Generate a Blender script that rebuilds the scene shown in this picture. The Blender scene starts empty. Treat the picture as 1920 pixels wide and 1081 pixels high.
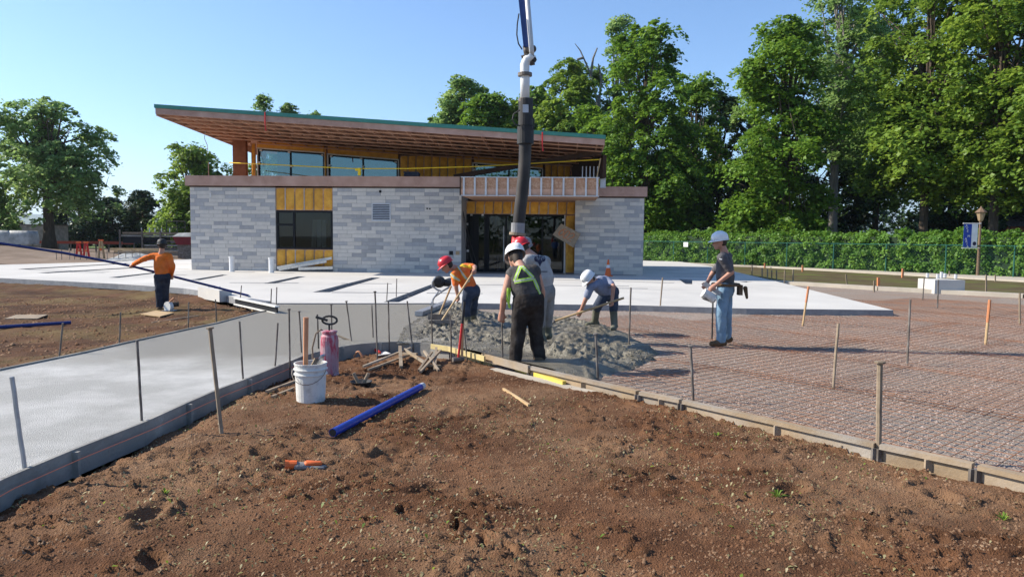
import bpy, bmesh, math, random
import numpy as np
from mathutils import Vector, Matrix, Quaternion
from mathutils.bvhtree import BVHTree
from mathutils.geometry import delaunay_2d_cdt
R = math.radians
random.seed(7); rng = np.random.default_rng(7)
SC = bpy.context.scene
COL = SC.collection

# ---------------------------------------------------------------- camera
F = 1350.0; H = 1.7; CX, CY = 960.0, 540.5
PITCH = math.atan(94.5 / F); ROLL = R(0.6)
cam_d = bpy.data.cameras.new('camera'); cam = bpy.data.objects.new('camera', cam_d); COL.objects.link(cam)
cam_d.sensor_fit = 'HORIZONTAL'; cam_d.angle_x = 2 * math.atan(960 / F)
cam_d.clip_start = 0.05; cam_d.clip_end = 20000
cam.location = (0, 0, H)
cam.rotation_euler = (Matrix.Rotation(R(90) - PITCH, 4, 'X') @ Matrix.Rotation(ROLL, 4, 'Z')).to_euler()
SC.camera = cam

# ---------------------------------------------------------------- sky, sun, exposure
SUN_EL = R(35); SUN_DIR = Vector((-math.cos(R(7)), math.sin(R(7)), 0)) * math.cos(SUN_EL) + Vector((0, 0, math.sin(SUN_EL)))
w = bpy.data.worlds.new('World'); SC.world = w; w.use_nodes = True
nt = w.node_tree; nt.nodes.clear()
sky = nt.nodes.new('ShaderNodeTexSky'); sky.sky_type = 'NISHITA'; sky.sun_disc = False
sky.sun_elevation = SUN_EL; sky.sun_rotation = math.atan2(SUN_DIR.x, SUN_DIR.y)
sky.altitude = 50; sky.air_density = 1.0; sky.dust_density = 0.25; sky.ozone_density = 6.5
bg = nt.nodes.new('ShaderNodeBackground'); bg.inputs['Strength'].default_value = 0.13
wo = nt.nodes.new('ShaderNodeOutputWorld')
nt.links.new(sky.outputs[0], bg.inputs[0]); nt.links.new(bg.outputs[0], wo.inputs[0])
sl = bpy.data.lights.new('sun', 'SUN'); sl.energy = 5.0; sl.angle = R(0.53); sl.color = (1.0, 0.92, 0.79)
so = bpy.data.objects.new('sun', sl); COL.objects.link(so); so.location = (-40, 10, 60)
so.rotation_euler = (-SUN_DIR).to_track_quat('-Z', 'Y').to_euler()
vs = SC.view_settings; vs.view_transform = 'Standard'; vs.look = 'None'; vs.exposure = 0.72; vs.gamma = 1.0
try: vs.use_curve_mapping = False
except Exception: pass
SC.cycles.max_bounces = 6; SC.cycles.diffuse_bounces = 3; SC.cycles.transparent_max_bounces = 8

# ---------------------------------------------------------------- photo pixel -> place
_c, _s = math.cos(ROLL), math.sin(ROLL); _cp, _sp = math.cos(PITCH), math.sin(PITCH)
def ray(x, y):
    a = (x - CX) / F; b = (CY - y) / F
    a, b = a * _c - b * _s, a * _s + b * _c
    return Vector((a, _cp + b * _sp, b * _cp - _sp))
def G(x, y, z=0.0):                      # point on level z
    d = ray(x, y); t = (z - H) / d.z
    return Vector((d.x * t, d.y * t, z))
def D(x, y, Y):                          # point at distance Y along the view
    d = ray(x, y); t = Y / d.y
    return Vector((d.x * t, Y, H + d.z * t))

# ---------------------------------------------------------------- materials
def mat(name, c, rough=0.8, c2=None, scale=8.0, bump=0.0, bscale=40.0, metal=0.0, spec=0.3, detail=5.0, rand=0.0, c3=None, scale3=1.0, stretch=None, lo=0.35, hi=0.65, sub=0.0):
    m = bpy.data.materials.new(name); m.use_nodes = True
    n = m.node_tree.nodes; L = m.node_tree.links.new
    p = n['Principled BSDF']
    p.inputs['Roughness'].default_value = rough; p.inputs['Metallic'].default_value = metal
    p.inputs['Specular IOR Level'].default_value = spec
    tc = n.new('ShaderNodeTexCoord'); vec = tc.outputs['Object']
    if stretch:
        mp = n.new('ShaderNodeMapping'); mp.inputs['Scale'].default_value = stretch; L(vec, mp.inputs[0]); vec = mp.outputs[0]
    if rand:
        oi = n.new('ShaderNodeObjectInfo'); va = n.new('ShaderNodeVectorMath'); va.operation = 'ADD'
        ml = n.new('ShaderNodeVectorMath'); ml.operation = 'SCALE'; ml.inputs[0].default_value = (37, 19, 53); L(oi.outputs['Random'], ml.inputs['Scale'])
        L(vec, va.inputs[0]); L(ml.outputs[0], va.inputs[1]); vec = va.outputs[0]
    col = n.new('ShaderNodeRGB'); col.outputs[0].default_value = (*c, 1); out = col.outputs[0]
    def layer(out, cc, sc, lo, hi):
        t = n.new('ShaderNodeTexNoise'); t.inputs['Scale'].default_value = sc; t.inputs['Detail'].default_value = detail; t.inputs['Roughness'].default_value = 0.62
        L(vec, t.inputs['Vector'])
        r = n.new('ShaderNodeMapRange'); r.inputs[1].default_value = lo; r.inputs[2].default_value = hi; L(t.outputs[0], r.inputs[0])
        mx = n.new('ShaderNodeMix'); mx.data_type = 'RGBA'; L(r.outputs[0], mx.inputs[0]); L(out, mx.inputs[6]); mx.inputs[7].default_value = (*cc, 1)
        return mx.outputs[2]
    if c2: out = layer(out, c2, scale, lo, hi)
    if c3: out = layer(out, c3, scale3, 0.45, 0.7)
    if rand:
        hs = n.new('ShaderNodeHueSaturation'); r = n.new('ShaderNodeMapRange'); r.inputs[3].default_value = 1 - rand; r.inputs[4].default_value = 1 + rand
        L(oi.outputs['Random'], r.inputs[0]); L(r.outputs[0], hs.inputs['Value']); L(out, hs.inputs['Color']); out = hs.outputs[0]
    L(out, p.inputs['Base Color'])
    if bump:
        t = n.new('ShaderNodeTexNoise'); t.inputs['Scale'].default_value = bscale; t.inputs['Detail'].default_value = 6; L(vec, t.inputs['Vector'])
        b = n.new('ShaderNodeBump'); b.inputs['Strength'].default_value = min(1, bump); b.inputs['Distance'].default_value = 0.02; L(t.outputs[0], b.inputs['Height']); L(b.outputs[0], p.inputs['Normal'])
    return m
def leafmat(name, ca, cb, trans=0.35):
    m = bpy.data.materials.new(name); m.use_nodes = True
    n = m.node_tree.nodes; L = m.node_tree.links.new; n.clear()
    at = n.new('ShaderNodeAttribute'); at.attribute_name = 'tint'
    mx = n.new('ShaderNodeMix'); mx.data_type = 'RGBA'; mx.inputs[6].default_value = (*ca, 1); mx.inputs[7].default_value = (*cb, 1); L(at.outputs['Fac'], mx.inputs[0])
    p = n.new('ShaderNodeBsdfPrincipled'); p.inputs['Roughness'].default_value = 0.5; p.inputs['Specular IOR Level'].default_value = 0.35; L(mx.outputs[2], p.inputs['Base Color'])
    tr = n.new('ShaderNodeBsdfTranslucent'); hs = n.new('ShaderNodeHueSaturation'); hs.inputs['Value'].default_value = 1.3; hs.inputs['Hue'].default_value = 0.485; L(mx.outputs[2], hs.inputs['Color']); L(hs.outputs[0], tr.inputs[0])
    ms = n.new('ShaderNodeMixShader'); ms.inputs[0].default_value = trans; L(p.outputs[0], ms.inputs[1]); L(tr.outputs[0], ms.inputs[2])
    o = n.new('ShaderNodeOutputMaterial'); L(ms.outputs[0], o.inputs[0])
    return m
def glassmat(name, tint=(0.5, 0.6, 0.6), ior=1.9, gl=(0.9, 0.97, 1)):
    m = bpy.data.materials.new(name); m.use_nodes = True
    n = m.node_tree.nodes; L = m.node_tree.links.new; n.clear()
    f = n.new('ShaderNodeFresnel'); f.inputs['IOR'].default_value = ior
    t = n.new('ShaderNodeBsdfTransparent'); t.inputs[0].default_value = (*tint, 1)
    g = n.new('ShaderNodeBsdfGlossy'); g.inputs['Roughness'].default_value = 0.01; g.inputs[0].default_value = (*gl, 1)
    ms = n.new('ShaderNodeMixShader'); L(f.outputs[0], ms.inputs[0]); L(t.outputs[0], ms.inputs[1]); L(g.outputs[0], ms.inputs[2])
    o = n.new('ShaderNodeOutputMaterial'); L(ms.outputs[0], o.inputs[0])
    return m

M = {}
M['dirt'] = mat('dirt', (0.16, 0.077, 0.039), 0.95, (0.08, 0.037, 0.019), 1.1, 1.0, 90, spec=0.1, c3=(0.27, 0.165, 0.095), scale3=0.5, lo=0.4, hi=0.62)
M['dirt2'] = mat('dirt_left', (0.125, 0.062, 0.034), 0.95, (0.055, 0.03, 0.018), 0.9, 0.8, 40, spec=0.1, c3=(0.16, 0.115, 0.05), scale3=0.5)
M['clod'] = mat('clod', (0.18, 0.092, 0.05), 0.95, (0.11, 0.055, 0.03), 3, spec=0.1, c3=(0.3, 0.2, 0.125), scale3=2.5)
M['gravel'] = mat('gravel', (0.35, 0.295, 0.245), 0.95, (0.2, 0.165, 0.14), 26, 1.0, 70, spec=0.15, c3=(0.28, 0.185, 0.135), scale3=0.6)
M['stone'] = mat('gravel_stone', (0.4, 0.335, 0.3), 0.9, (0.25, 0.2, 0.175), 9, spec=0.2, c3=(0.36, 0.27, 0.21), scale3=2)
M['rust'] = mat('rusty_wire', (0.34, 0.15, 0.075), 0.85, (0.17, 0.1, 0.075), 1.3, spec=0.2)
M['slab'] = mat('cured_concrete', (0.55, 0.53, 0.49), 0.85, (0.47, 0.455, 0.43), 1.4, 0.15, 60, spec=0.2, c3=(0.6, 0.58, 0.54), scale3=0.35)
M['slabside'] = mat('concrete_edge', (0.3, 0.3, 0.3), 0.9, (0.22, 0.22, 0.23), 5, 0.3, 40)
M['form'] = mat('dirty_form_board', (0.27, 0.26, 0.235), 0.85, (0.17, 0.165, 0.155), 6, 0.3, 40, c3=(0.38, 0.36, 0.32), scale3=3)
M['fresh'] = mat('fresh_concrete', (0.17, 0.15, 0.107), 0.38, (0.1, 0.088, 0.064), 9, 0.9, 60, spec=0.5, c3=(0.22, 0.2, 0.15), scale3=2)
M['pit'] = mat('slab_pit', (0.2, 0.2, 0.2), 0.95, (0.13, 0.13, 0.13), 8)
M['earth'] = mat('earth', (0.2, 0.16, 0.11), 0.95, (0.13, 0.1, 0.065), 0.15, spec=0.1, c3=(0.1, 0.14, 0.04), scale3=0.02)
M['yard'] = mat('yard_ground', (0.26, 0.2, 0.155), 0.95, (0.17, 0.125, 0.09), 0.5, 0.6, 20, spec=0.1)
M['swale'] = mat('swale_soil', (0.115, 0.09, 0.05), 0.95, (0.075, 0.055, 0.032), 0.7, 0.8, 20, spec=0.1, c3=(0.11, 0.13, 0.035), scale3=0.6)
M['grass'] = mat('lawn', (0.1, 0.16, 0.035), 0.95, (0.14, 0.19, 0.05), 2, 0.5, 20)
M['walk'] = mat('pale_walk', (0.46, 0.41, 0.34), 0.9, (0.38, 0.34, 0.28), 1.5)
M['hill'] = mat('far_hill', (0.08, 0.13, 0.09), 0.95, (0.11, 0.15, 0.1), 0.01)
M['steel'] = mat('stake_steel', (0.16, 0.135, 0.115), 0.65, (0.08, 0.065, 0.055), 14, metal=0.3, rand=0.25, c3=(0.26, 0.24, 0.22), scale3=7)
M['wood'] = mat('pine', (0.5, 0.36, 0.2), 0.75, (0.4, 0.27, 0.14), 4, stretch=(1, 1, 0.15), rand=0.15)
M['oldwood'] = mat('weathered_wood', (0.3, 0.235, 0.165), 0.85, (0.2, 0.155, 0.11), 5, 0.2, 30, rand=0.2)
M['formwood'] = mat('form_wood', (0.36, 0.265, 0.165), 0.8, (0.25, 0.185, 0.12), 3, 0.2, 40, rand=0.12, c3=(0.33, 0.3, 0.26), scale3=1.2)
M['yellow_pl'] = mat('yellow_plastic', (0.75, 0.58, 0.09), 0.5, (0.6, 0.48, 0.12), 6)
M['ywood'] = mat('yellow_form_board', (0.62, 0.5, 0.22), 0.7, (0.5, 0.4, 0.2), 4)
M['orange_paint'] = mat('orange_paint', (0.6, 0.22, 0.09), 0.6, (0.45, 0.2, 0.1), 12)
M['blockl'] = mat('pale_block', (0.62, 0.575, 0.515), 0.85, (0.55, 0.515, 0.465), 5, 0.15, 50, rand=0.07)
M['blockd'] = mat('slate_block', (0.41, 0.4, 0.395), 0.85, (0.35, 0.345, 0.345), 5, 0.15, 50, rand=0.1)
M['mortar'] = mat('mortar', (0.42, 0.41, 0.39), 0.9, (0.35, 0.34, 0.33), 6)
M['foam'] = mat('spray_foam', (0.8, 0.42, 0.065), 0.8, (0.6, 0.28, 0.04), 3.5, 0.9, 9, spec=0.3, rand=0.12)
M['osb'] = mat('osb_board', (0.47, 0.27, 0.17), 0.85, (0.34, 0.18, 0.105), 22, detail=2, c3=(0.55, 0.36, 0.25), scale3=14)
M['fascia'] = mat('fascia_beam', (0.45, 0.28, 0.215), 0.8, (0.36, 0.215, 0.165), 8, c3=(0.52, 0.34, 0.27), scale3=2, rand=0.05)
M['lumber'] = mat('framing_lumber', (0.6, 0.37, 0.26), 0.8, (0.48, 0.28, 0.19), 3, rand=0.15)
M['deck'] = mat('roof_underside', (0.36, 0.185, 0.125), 0.85, (0.28, 0.14, 0.09), 3)
M['column'] = mat('brown_column', (0.27, 0.1, 0.045), 0.8, (0.2, 0.07, 0.03), 4)
M['green'] = mat('green_roof_edge', (0.06, 0.24, 0.19), 0.5, (0.05, 0.2, 0.16), 5)
M['dark'] = mat('dark_frame', (0.012, 0.013, 0.016), 0.6, spec=0.15)
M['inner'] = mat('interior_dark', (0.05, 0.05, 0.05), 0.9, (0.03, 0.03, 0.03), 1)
M['innerw'] = mat('interior_board', (0.45, 0.44, 0.42), 0.9)
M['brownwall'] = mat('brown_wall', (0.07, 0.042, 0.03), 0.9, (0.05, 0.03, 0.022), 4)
M['galv'] = mat('galvanised', (0.55, 0.56, 0.57), 0.5, (0.47, 0.48, 0.5), 6, metal=0.15)
M['white'] = mat('white_paint', (0.75, 0.75, 0.74), 0.5, (0.66, 0.66, 0.65), 7)
M['offwhite'] = mat('dirty_white', (0.66, 0.65, 0.61), 0.55, (0.42, 0.4, 0.37), 11, lo=0.5, hi=0.75)
M['helmet_w'] = mat('white_helmet', (0.8, 0.8, 0.8), 0.3, (0.72, 0.72, 0.71), 9, spec=0.5)
M['helmet_r'] = mat('red_helmet', (0.6, 0.025, 0.035), 0.3, (0.5, 0.02, 0.03), 9, spec=0.5)
M['helmet_g'] = mat('grey_helmet', (0.22, 0.22, 0.23), 0.4)
M['black'] = mat('black_rubber', (0.022, 0.022, 0.023), 0.6, (0.04, 0.038, 0.036), 5)
M['hose'] = mat('black_hose', (0.03, 0.026, 0.024), 0.55, (0.075, 0.065, 0.058), 2.5, lo=0.45, hi=0.75)
M['red'] = mat('red_paint', (0.6, 0.03, 0.025), 0.45, (0.45, 0.03, 0.03), 6)
M['boomblue'] = mat('boom_blue', (0.03, 0.065, 0.22), 0.4, (0.025, 0.05, 0.17), 4)
M['pipeblue'] = mat('blue_tube', (0.012, 0.045, 0.36), 0.35, (0.01, 0.035, 0.27), 7, spec=0.5)
M['navypole'] = mat('navy_pole', (0.02, 0.035, 0.15), 0.4)
M['alu'] = mat('aluminium', (0.42, 0.43, 0.45), 0.4, (0.3, 0.31, 0.33), 8, metal=0.5)
M['skin'] = mat('skin', (0.5, 0.27, 0.19), 0.55, (0.44, 0.22, 0.15), 12)
M['hair'] = mat('hair', (0.025, 0.018, 0.014), 0.7, (0.05, 0.035, 0.025), 60)
def cloth(n, c, k=0.7, dust=0.12): return mat(n, c, 0.9, tuple(x * k for x in c), 7, 0.5, 22, spec=0.15, c3=tuple(x * (1 - dust) + 0.3 * dust for x in c), scale3=5)
M['c_orange'] = cloth('orange_shirt', (0.85, 0.2, 0.03)); M['c_navy'] = cloth('navy_trousers', (0.03, 0.036, 0.055))
M['c_vest'] = cloth('orange_vest', (0.88, 0.19, 0.04)); M['c_yellow'] = cloth('yellow_panel', (0.85, 0.55, 0.03)); M['silver'] = cloth('silver_tape', (0.55, 0.56, 0.5))
M['c_denimd'] = cloth('dark_denim', (0.045, 0.06, 0.095)); M['c_tank'] = cloth('charcoal_vest', (0.075, 0.068, 0.064)); M['c_black'] = cloth('black_trousers', (0.03, 0.024, 0.021))
M['neon'] = cloth('neon_tape', (0.5, 0.8, 0.1), 0.85); M['c_grey'] = cloth('grey_tee', (0.4, 0.39, 0.38)); M['c_sweat'] = cloth('grey_trousers', (0.27, 0.26, 0.25))
M['c_bluetee'] = cloth('blue_grey_tee', (0.24, 0.27, 0.37)); M['c_charc'] = cloth('charcoal_tee', (0.1, 0.095, 0.1)); M['c_jean'] = cloth('light_jeans', (0.2, 0.32, 0.44))
M['c_blue'] = cloth('blue_cloth', (0.06, 0.17, 0.5)); M['boot'] = cloth('work_boot', (0.13, 0.085, 0.05)); M['wellie'] = cloth('rubber_boot', (0.15, 0.15, 0.11)); M['inkblack'] = mat('ink', (0.03, 0.03, 0.06), 0.9)
M['bark'] = mat('bark', (0.1, 0.075, 0.055), 0.95, (0.055, 0.042, 0.032), 3, 0.8, 9, stretch=(3, 3, 0.6))
M['barkg'] = mat('grey_bark', (0.22, 0.2, 0.18), 0.95, (0.13, 0.12, 0.11), 3, 0.6, 9, stretch=(3, 3, 0.6))
M['leaf_a'] = leafmat('maple_leaves', (0.055, 0.14, 0.016), (0.19, 0.33, 0.036), 0.42)
M['leaf_b'] = leafmat('yellow_green_leaves', (0.075, 0.16, 0.02), (0.25, 0.37, 0.05), 0.45)
M['leaf_c'] = leafmat('blue_green_leaves', (0.11, 0.22, 0.06), (0.28, 0.41, 0.13), 0.52)
M['leaf_d'] = leafmat('dark_leaves', (0.013, 0.036, 0.01), (0.045, 0.085, 0.02), 0.2)  # dark foliage, lowered further to put the shade under the crowns into the colour
M['leaf_h'] = leafmat('hedge_leaves', (0.055, 0.16, 0.02), (0.19, 0.34, 0.05), 0.42)
M['sprout'] = leafmat('sprout_leaves', (0.2, 0.2, 0.07), (0.36, 0.3, 0.17), 0.2)
M['fgreen'] = mat('green_fence', (0.02, 0.1, 0.075), 0.5)
M['glass'] = glassmat('window_glass', (0.28, 0.33, 0.33), 1.5); M['glass_up'] = glassmat('upper_glass', (0.3, 0.38, 0.4), 3.2, (0.45, 0.68, 0.72))
M['brick'] = mat('brick', (0.36, 0.13, 0.075), 0.9, (0.28, 0.1, 0.06), 5)
M['banner'] = mat('banner_blue', (0.02, 0.05, 0.35), 0.6, (0.02, 0.06, 0.3), 3)
M['lampglass'] = mat('lantern_glass', (0.3, 0.22, 0.13), 0.4); M['bronze'] = mat('bronze_post', (0.17, 0.11, 0.07), 0.6)
M['tarp'] = mat('white_tarp', (0.42, 0.42, 0.4), 0.5, (0.2, 0.21, 0.2), 1.5, 0.8, 5)
M['yellow'] = mat('yellow_tape', (0.85, 0.6, 0.03), 0.5)
M['pink'] = mat('pink_red_paint', (0.4, 0.06, 0.1), 0.55, (0.55, 0.45, 0.46), 16, lo=0.42, hi=0.6, stretch=(1, 1, 0.3), c3=(0.2, 0.1, 0.16), scale3=8)
M['handle'] = mat('salmon_handle', (0.62, 0.3, 0.16), 0.6, (0.5, 0.22, 0.11), 5)
M['string'] = mat('orange_string', (0.8, 0.22, 0.12), 0.7)
M['cone'] = mat('cone_orange', (0.8, 0.15, 0.03), 0.55, (0.65, 0.14, 0.04), 8)

# ---------------------------------------------------------------- mesh helpers
class MB:
    def __init__(s): s.v = []; s.f = []
    def add(s, vs, fs):
        o = len(s.v); s.v += [tuple(v) for v in vs]; s.f += [tuple(i + o for i in f) for f in fs]; return s
    def hexa(s, p):     # 8 corners: bottom 0-3, top 4-7
        return s.add(p, [(0, 3, 2, 1), (4, 5, 6, 7), (0, 1, 5, 4), (1, 2, 6, 5), (2, 3, 7, 6), (3, 0, 4, 7)])
    def box(s, x0, x1, y0, y1, z0, z1):
        return s.hexa([(x0, y0, z0), (x1, y0, z0), (x1, y1, z0), (x0, y1, z0), (x0, y0, z1), (x1, y0, z1), (x1, y1, z1), (x0, y1, z1)])
    def beam(s, a, b, wd, ht, up=Vector((0, 0, 1))):
        a = Vector(a); b = Vector(b); d = (b - a).normalized(); x = d.cross(up)
        if x.length < 1e-4: x = d.cross(Vector((0, 1, 0)))
        x.normalize(); y = x.cross(d); x = x * wd / 2; y = y * ht / 2
        return s.hexa([a - x - y, a + x - y, a + x + y, a - x + y, b - x - y, b + x - y, b + x + y, b - x + y])
    def tube(s, pts, r, n=8, cap=True):
        pts = [Vector(p) for p in pts]; k = len(pts); rr = r if isinstance(r, (list, tuple)) else [r] * k
        vs = []; ref = None
        for i, p in enumerate(pts):
            d = (pts[min(i + 1, k - 1)] - pts[max(i - 1, 0)])
            if d.length < 1e-9: d = Vector((0, 0, 1))
            d.normalize()
            if ref is None: ref = d.orthogonal().normalized()
            x = (ref - d * ref.dot(d))
            x = x.normalized() if x.length > 1e-5 else d.orthogonal().normalized(); ref = x
            y = d.cross(x)
            for j in range(n):
                a = 2 * math.pi * j / n; vs.append(p + (x * math.cos(a) + y * math.sin(a)) * rr[i])
        fs = [(i * n + j, i * n + (j + 1) % n, (i + 1) * n + (j + 1) % n, (i + 1) * n + j) for i in range(k - 1) for j in range(n)]
        if cap: fs += [tuple(range(n - 1, -1, -1)), tuple((k - 1) * n + j for j in range(n))]
        return s.add(vs, fs)
    def lathe(s, c, prof, n=20, axis=None):
        c = Vector(c); q = Vector((0, 0, 1)).rotation_difference(Vector(axis)) if axis is not None else Quaternion()
        vs = []
        for r, z in prof:
            for j in range(n):
                a = 2 * math.pi * j / n; vs.append(c + q @ Vector((r * math.cos(a), r * math.sin(a), z)))
        k = len(prof); fs = [(i * n + j, i * n + (j + 1) % n, (i + 1) * n + (j + 1) % n, (i + 1) * n + j) for i in range(k - 1) for j in range(n)]
        fs += [tuple(range(n - 1, -1, -1)), tuple((k - 1) * n + j for j in range(n))]
        return s.add(vs, fs)
    def ell(s, c, rx, ry, rz, q=None, n=12, m=8):
        c = Vector(c); q = q or Quaternion(); vs = []
        for i in range(m + 1):
            t = math.pi * i / m
            for j in range(n):
                a = 2 * math.pi * j / n; vs.append(c + q @ Vector((rx * math.sin(t) * math.cos(a), ry * math.sin(t) * math.sin(a), -rz * math.cos(t))))
        return s.add(vs, [(i * n + j, i * n + (j + 1) % n, (i + 1) * n + (j + 1) % n, (i + 1) * n + j) for i in range(m) for j in range(n)])
    def limb(s, a, ra, b, rb, wide=None, wf=1.0, n=12):
        a = Vector(a); b = Vector(b); d = b - a; L = max(d.length, 1e-5); d.normalize()
        x = (wide - d * wide.dot(d)).normalized() if wide is not None else d.orthogonal().normalized(); y = d.cross(x)
        prof = [(math.sin(t), -math.cos(t)) for t in (0.02, 0.5, 1.0, 1.5)]
        rings = [(a + d * (ra * z), ra * r) for r, z in prof] + [(b - d * (rb * z), rb * r) for r, z in reversed(prof)]
        vs = [p + (x * (wf * math.cos(2 * math.pi * j / n)) + y * math.sin(2 * math.pi * j / n)) * r for p, r in rings for j in range(n)]
        k = len(rings); fs = [(i * n + j, i * n + (j + 1) % n, (i + 1) * n + (j + 1) % n, (i + 1) * n + j) for i in range(k - 1) for j in range(n)]
        return s.add(vs, fs + [tuple(range(n - 1, -1, -1)), tuple((k - 1) * n + j for j in range(n))])
W = {}
def tag(o, label=None, cat=None, group=None, kind=None):
    if label: o['label'] = label
    if cat: o['category'] = cat
    if group: o['group'] = group
    if kind: o['kind'] = kind
    return o
def empty(name, loc, label, cat, group=None, rz=0.0):
    o = bpy.data.objects.new(name, None); COL.objects.link(o); o.empty_display_size = 0.1
    o.location = loc; o.rotation_euler = (0, 0, rz); W[o.name] = Matrix.Translation(Vector(loc)) @ Matrix.Rotation(rz, 4, 'Z')
    return tag(o, label, cat, group)
def mesh(name, v, f, m, smooth=False):
    me = bpy.data.meshes.new(name); me.from_pydata([tuple(x) for x in v], [], f); me.update()
    if m is not None: me.materials.append(m)
    if smooth: me.polygons.foreach_set('use_smooth', [True] * len(me.polygons))
    return me
def link(name, me, parent=None, loc=None):
    o = bpy.data.objects.new(name, me); COL.objects.link(o)
    if parent: o.parent = parent; W[o.name] = W[parent.name]
    else: W[o.name] = Matrix.Identity(4)
    if loc is not None: o.location = loc
    return o
def obj(name, mb, m, parent=None, local=False, smooth=False):
    """mesh builder in world coordinates (or in the parent's frame when local) -> one object"""
    v = mb.v
    if parent is not None and not local:
        inv = W[parent.name].inverted(); v = [inv @ Vector(p) for p in v]
    elif parent is None and len(v):       # origin at the base of the thing
        a = np.array([tuple(p) for p in v]); c = Vector(((a[:, 0].min() + a[:, 0].max()) / 2, (a[:, 1].min() + a[:, 1].max()) / 2, a[:, 2].min()))
        o = link(name, mesh(name, [Vector(p) - c for p in v], mb.f, m, smooth), None, c); W[o.name] = Matrix.Translation(c); return o
    return link(name, mesh(name, v, mb.f, m, smooth), parent)
def np_mesh(name, V, Fq, m, tint=None, smooth=False):
    me = bpy.data.meshes.new(name); n = len(V); k = len(Fq); s = Fq.shape[1]
    me.vertices.add(n); me.vertices.foreach_set('co', np.ascontiguousarray(V, dtype=np.float32).ravel())
    me.loops.add(k * s); me.loops.foreach_set('vertex_index', np.ascontiguousarray(Fq, dtype=np.int32).ravel())
    me.polygons.add(k); me.polygons.foreach_set('loop_start', np.arange(0, k * s, s, dtype=np.int32))
    me.update(calc_edges=True)
    if smooth: me.polygons.foreach_set('use_smooth', np.ones(k, dtype=bool))
    if tint is not None:
        a = me.attributes.new('tint', 'FLOAT', 'POINT'); a.data.foreach_set('value', np.ascontiguousarray(tint, dtype=np.float32))
    me.materials.append(m); return me
def struct(o): o['kind'] = 'structure'; return o

# value noise in numpy
_tab = rng.random((256, 256))
def vnoise(x, y):
    xi = np.floor(x).astype(int); yi = np.floor(y).astype(int); fx = x - xi; fy = y - yi
    fx = fx * fx * (3 - 2 * fx); fy = fy * fy * (3 - 2 * fy)
    a = _tab[xi & 255, yi & 255]; b = _tab[(xi + 1) & 255, yi & 255]; c = _tab[xi & 255, (yi + 1) & 255]; d = _tab[(xi + 1) & 255, (yi + 1) & 255]
    return (a * (1 - fx) + b * fx) * (1 - fy) + (c * (1 - fx) + d * fx) * fy
def fbm(x, y, o=4, g=0.5):
    t = 0; a = 1; n = 0
    for i in range(o): t = t + a * vnoise(x * 2 ** i + 17.3 * i, y * 2 ** i + 9.1 * i); n += a; a *= g
    return t / n
def inside(px, py, poly):
    r = np.zeros(px.shape, bool); n = len(poly)
    for i in range(n):
        x0, y0 = poly[i][0], poly[i][1]; x1, y1 = poly[(i + 1) % n][0], poly[(i + 1) % n][1]
        if y0 == y1: continue
        c = (y0 > py) != (y1 > py); r ^= c & (px < (x1 - x0) * (py - y0) / (y1 - y0) + x0)
    return r
def segdist(px, py, pts, closed=False):
    d = np.full(px.shape, 1e9); n = len(pts)
    for i in range(n if closed else n - 1):
        x0, y0 = pts[i][0], pts[i][1]; x1, y1 = pts[(i + 1) % n][0], pts[(i + 1) % n][1]
        dx, dy = x1 - x0, y1 - y0; t = np.clip(((px - x0) * dx + (py - y0) * dy) / (dx * dx + dy * dy + 1e-12), 0, 1)
        d = np.minimum(d, np.hypot(px - x0 - t * dx, py - y0 - t * dy))
    return d
def sheet(name, poly, z, thick, m, holes=(), mside=None):
    """a slab: outline with openings, top at z, real sides"""
    pts = []; cons = []
    for ring in [poly] + list(holes):
        o = len(pts); pts += [Vector((p[0], p[1])) for p in ring]; cons += [(o + i, o + (i + 1) % len(ring)) for i in range(len(ring))]
    vs, _, fs, *_ = delaunay_2d_cdt(pts, cons, [], 0, 1e-5)
    vs = [Vector(v) for v in vs]
    cen = np.array([[sum(vs[i].x for i in f) / len(f), sum(vs[i].y for i in f) / len(f)] for f in fs])
    keep = inside(cen[:, 0], cen[:, 1], poly)
    for h in holes: keep &= ~inside(cen[:, 0], cen[:, 1], h)
    tris = [tuple(f) for f, k in zip(fs, keep) if k]
    tris = [t if ((vs[t[1]] - vs[t[0]]).cross(vs[t[2]] - vs[t[0]])) > 0 else t[::-1] for t in tris]
    mb = MB(); mb.v = [(v.x, v.y, z) for v in vs]; mb.f = list(tris)
    ec = {}
    for t in tris:
        for i in range(3): ec[(t[i], t[(i + 1) % 3])] = 1
    o = len(vs); mb.v += [(v.x, v.y, z - thick) for v in vs]
    nt_ = len(tris)
    for a, b in list(ec):
        if (b, a) not in ec: mb.f.append((a, o + a, o + b, b))
    me = mesh(name, mb.v, mb.f, m)
    if mside:
        me.materials.append(mside)
        for i in range(nt_, len(mb.f)): me.polygons[i].material_index = 1
    return link(name, me)
# ================================================================ GROUND
ZP = 0.14                       # top of path, slab and forms; gravel lies at 0
def gp(pts, z=0.0): return [G(x, y, z).to_2d() for x, y in pts]
# the wide ground, below everything
mb = MB(); mb.add([(-9000, -3000, -0.4), (9000, -3000, -0.4), (9000, 12000, -0.4), (-9000, 12000, -0.4)], [(0, 1, 2, 3)])
struct(obj('ground', mb, M['earth']))

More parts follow.
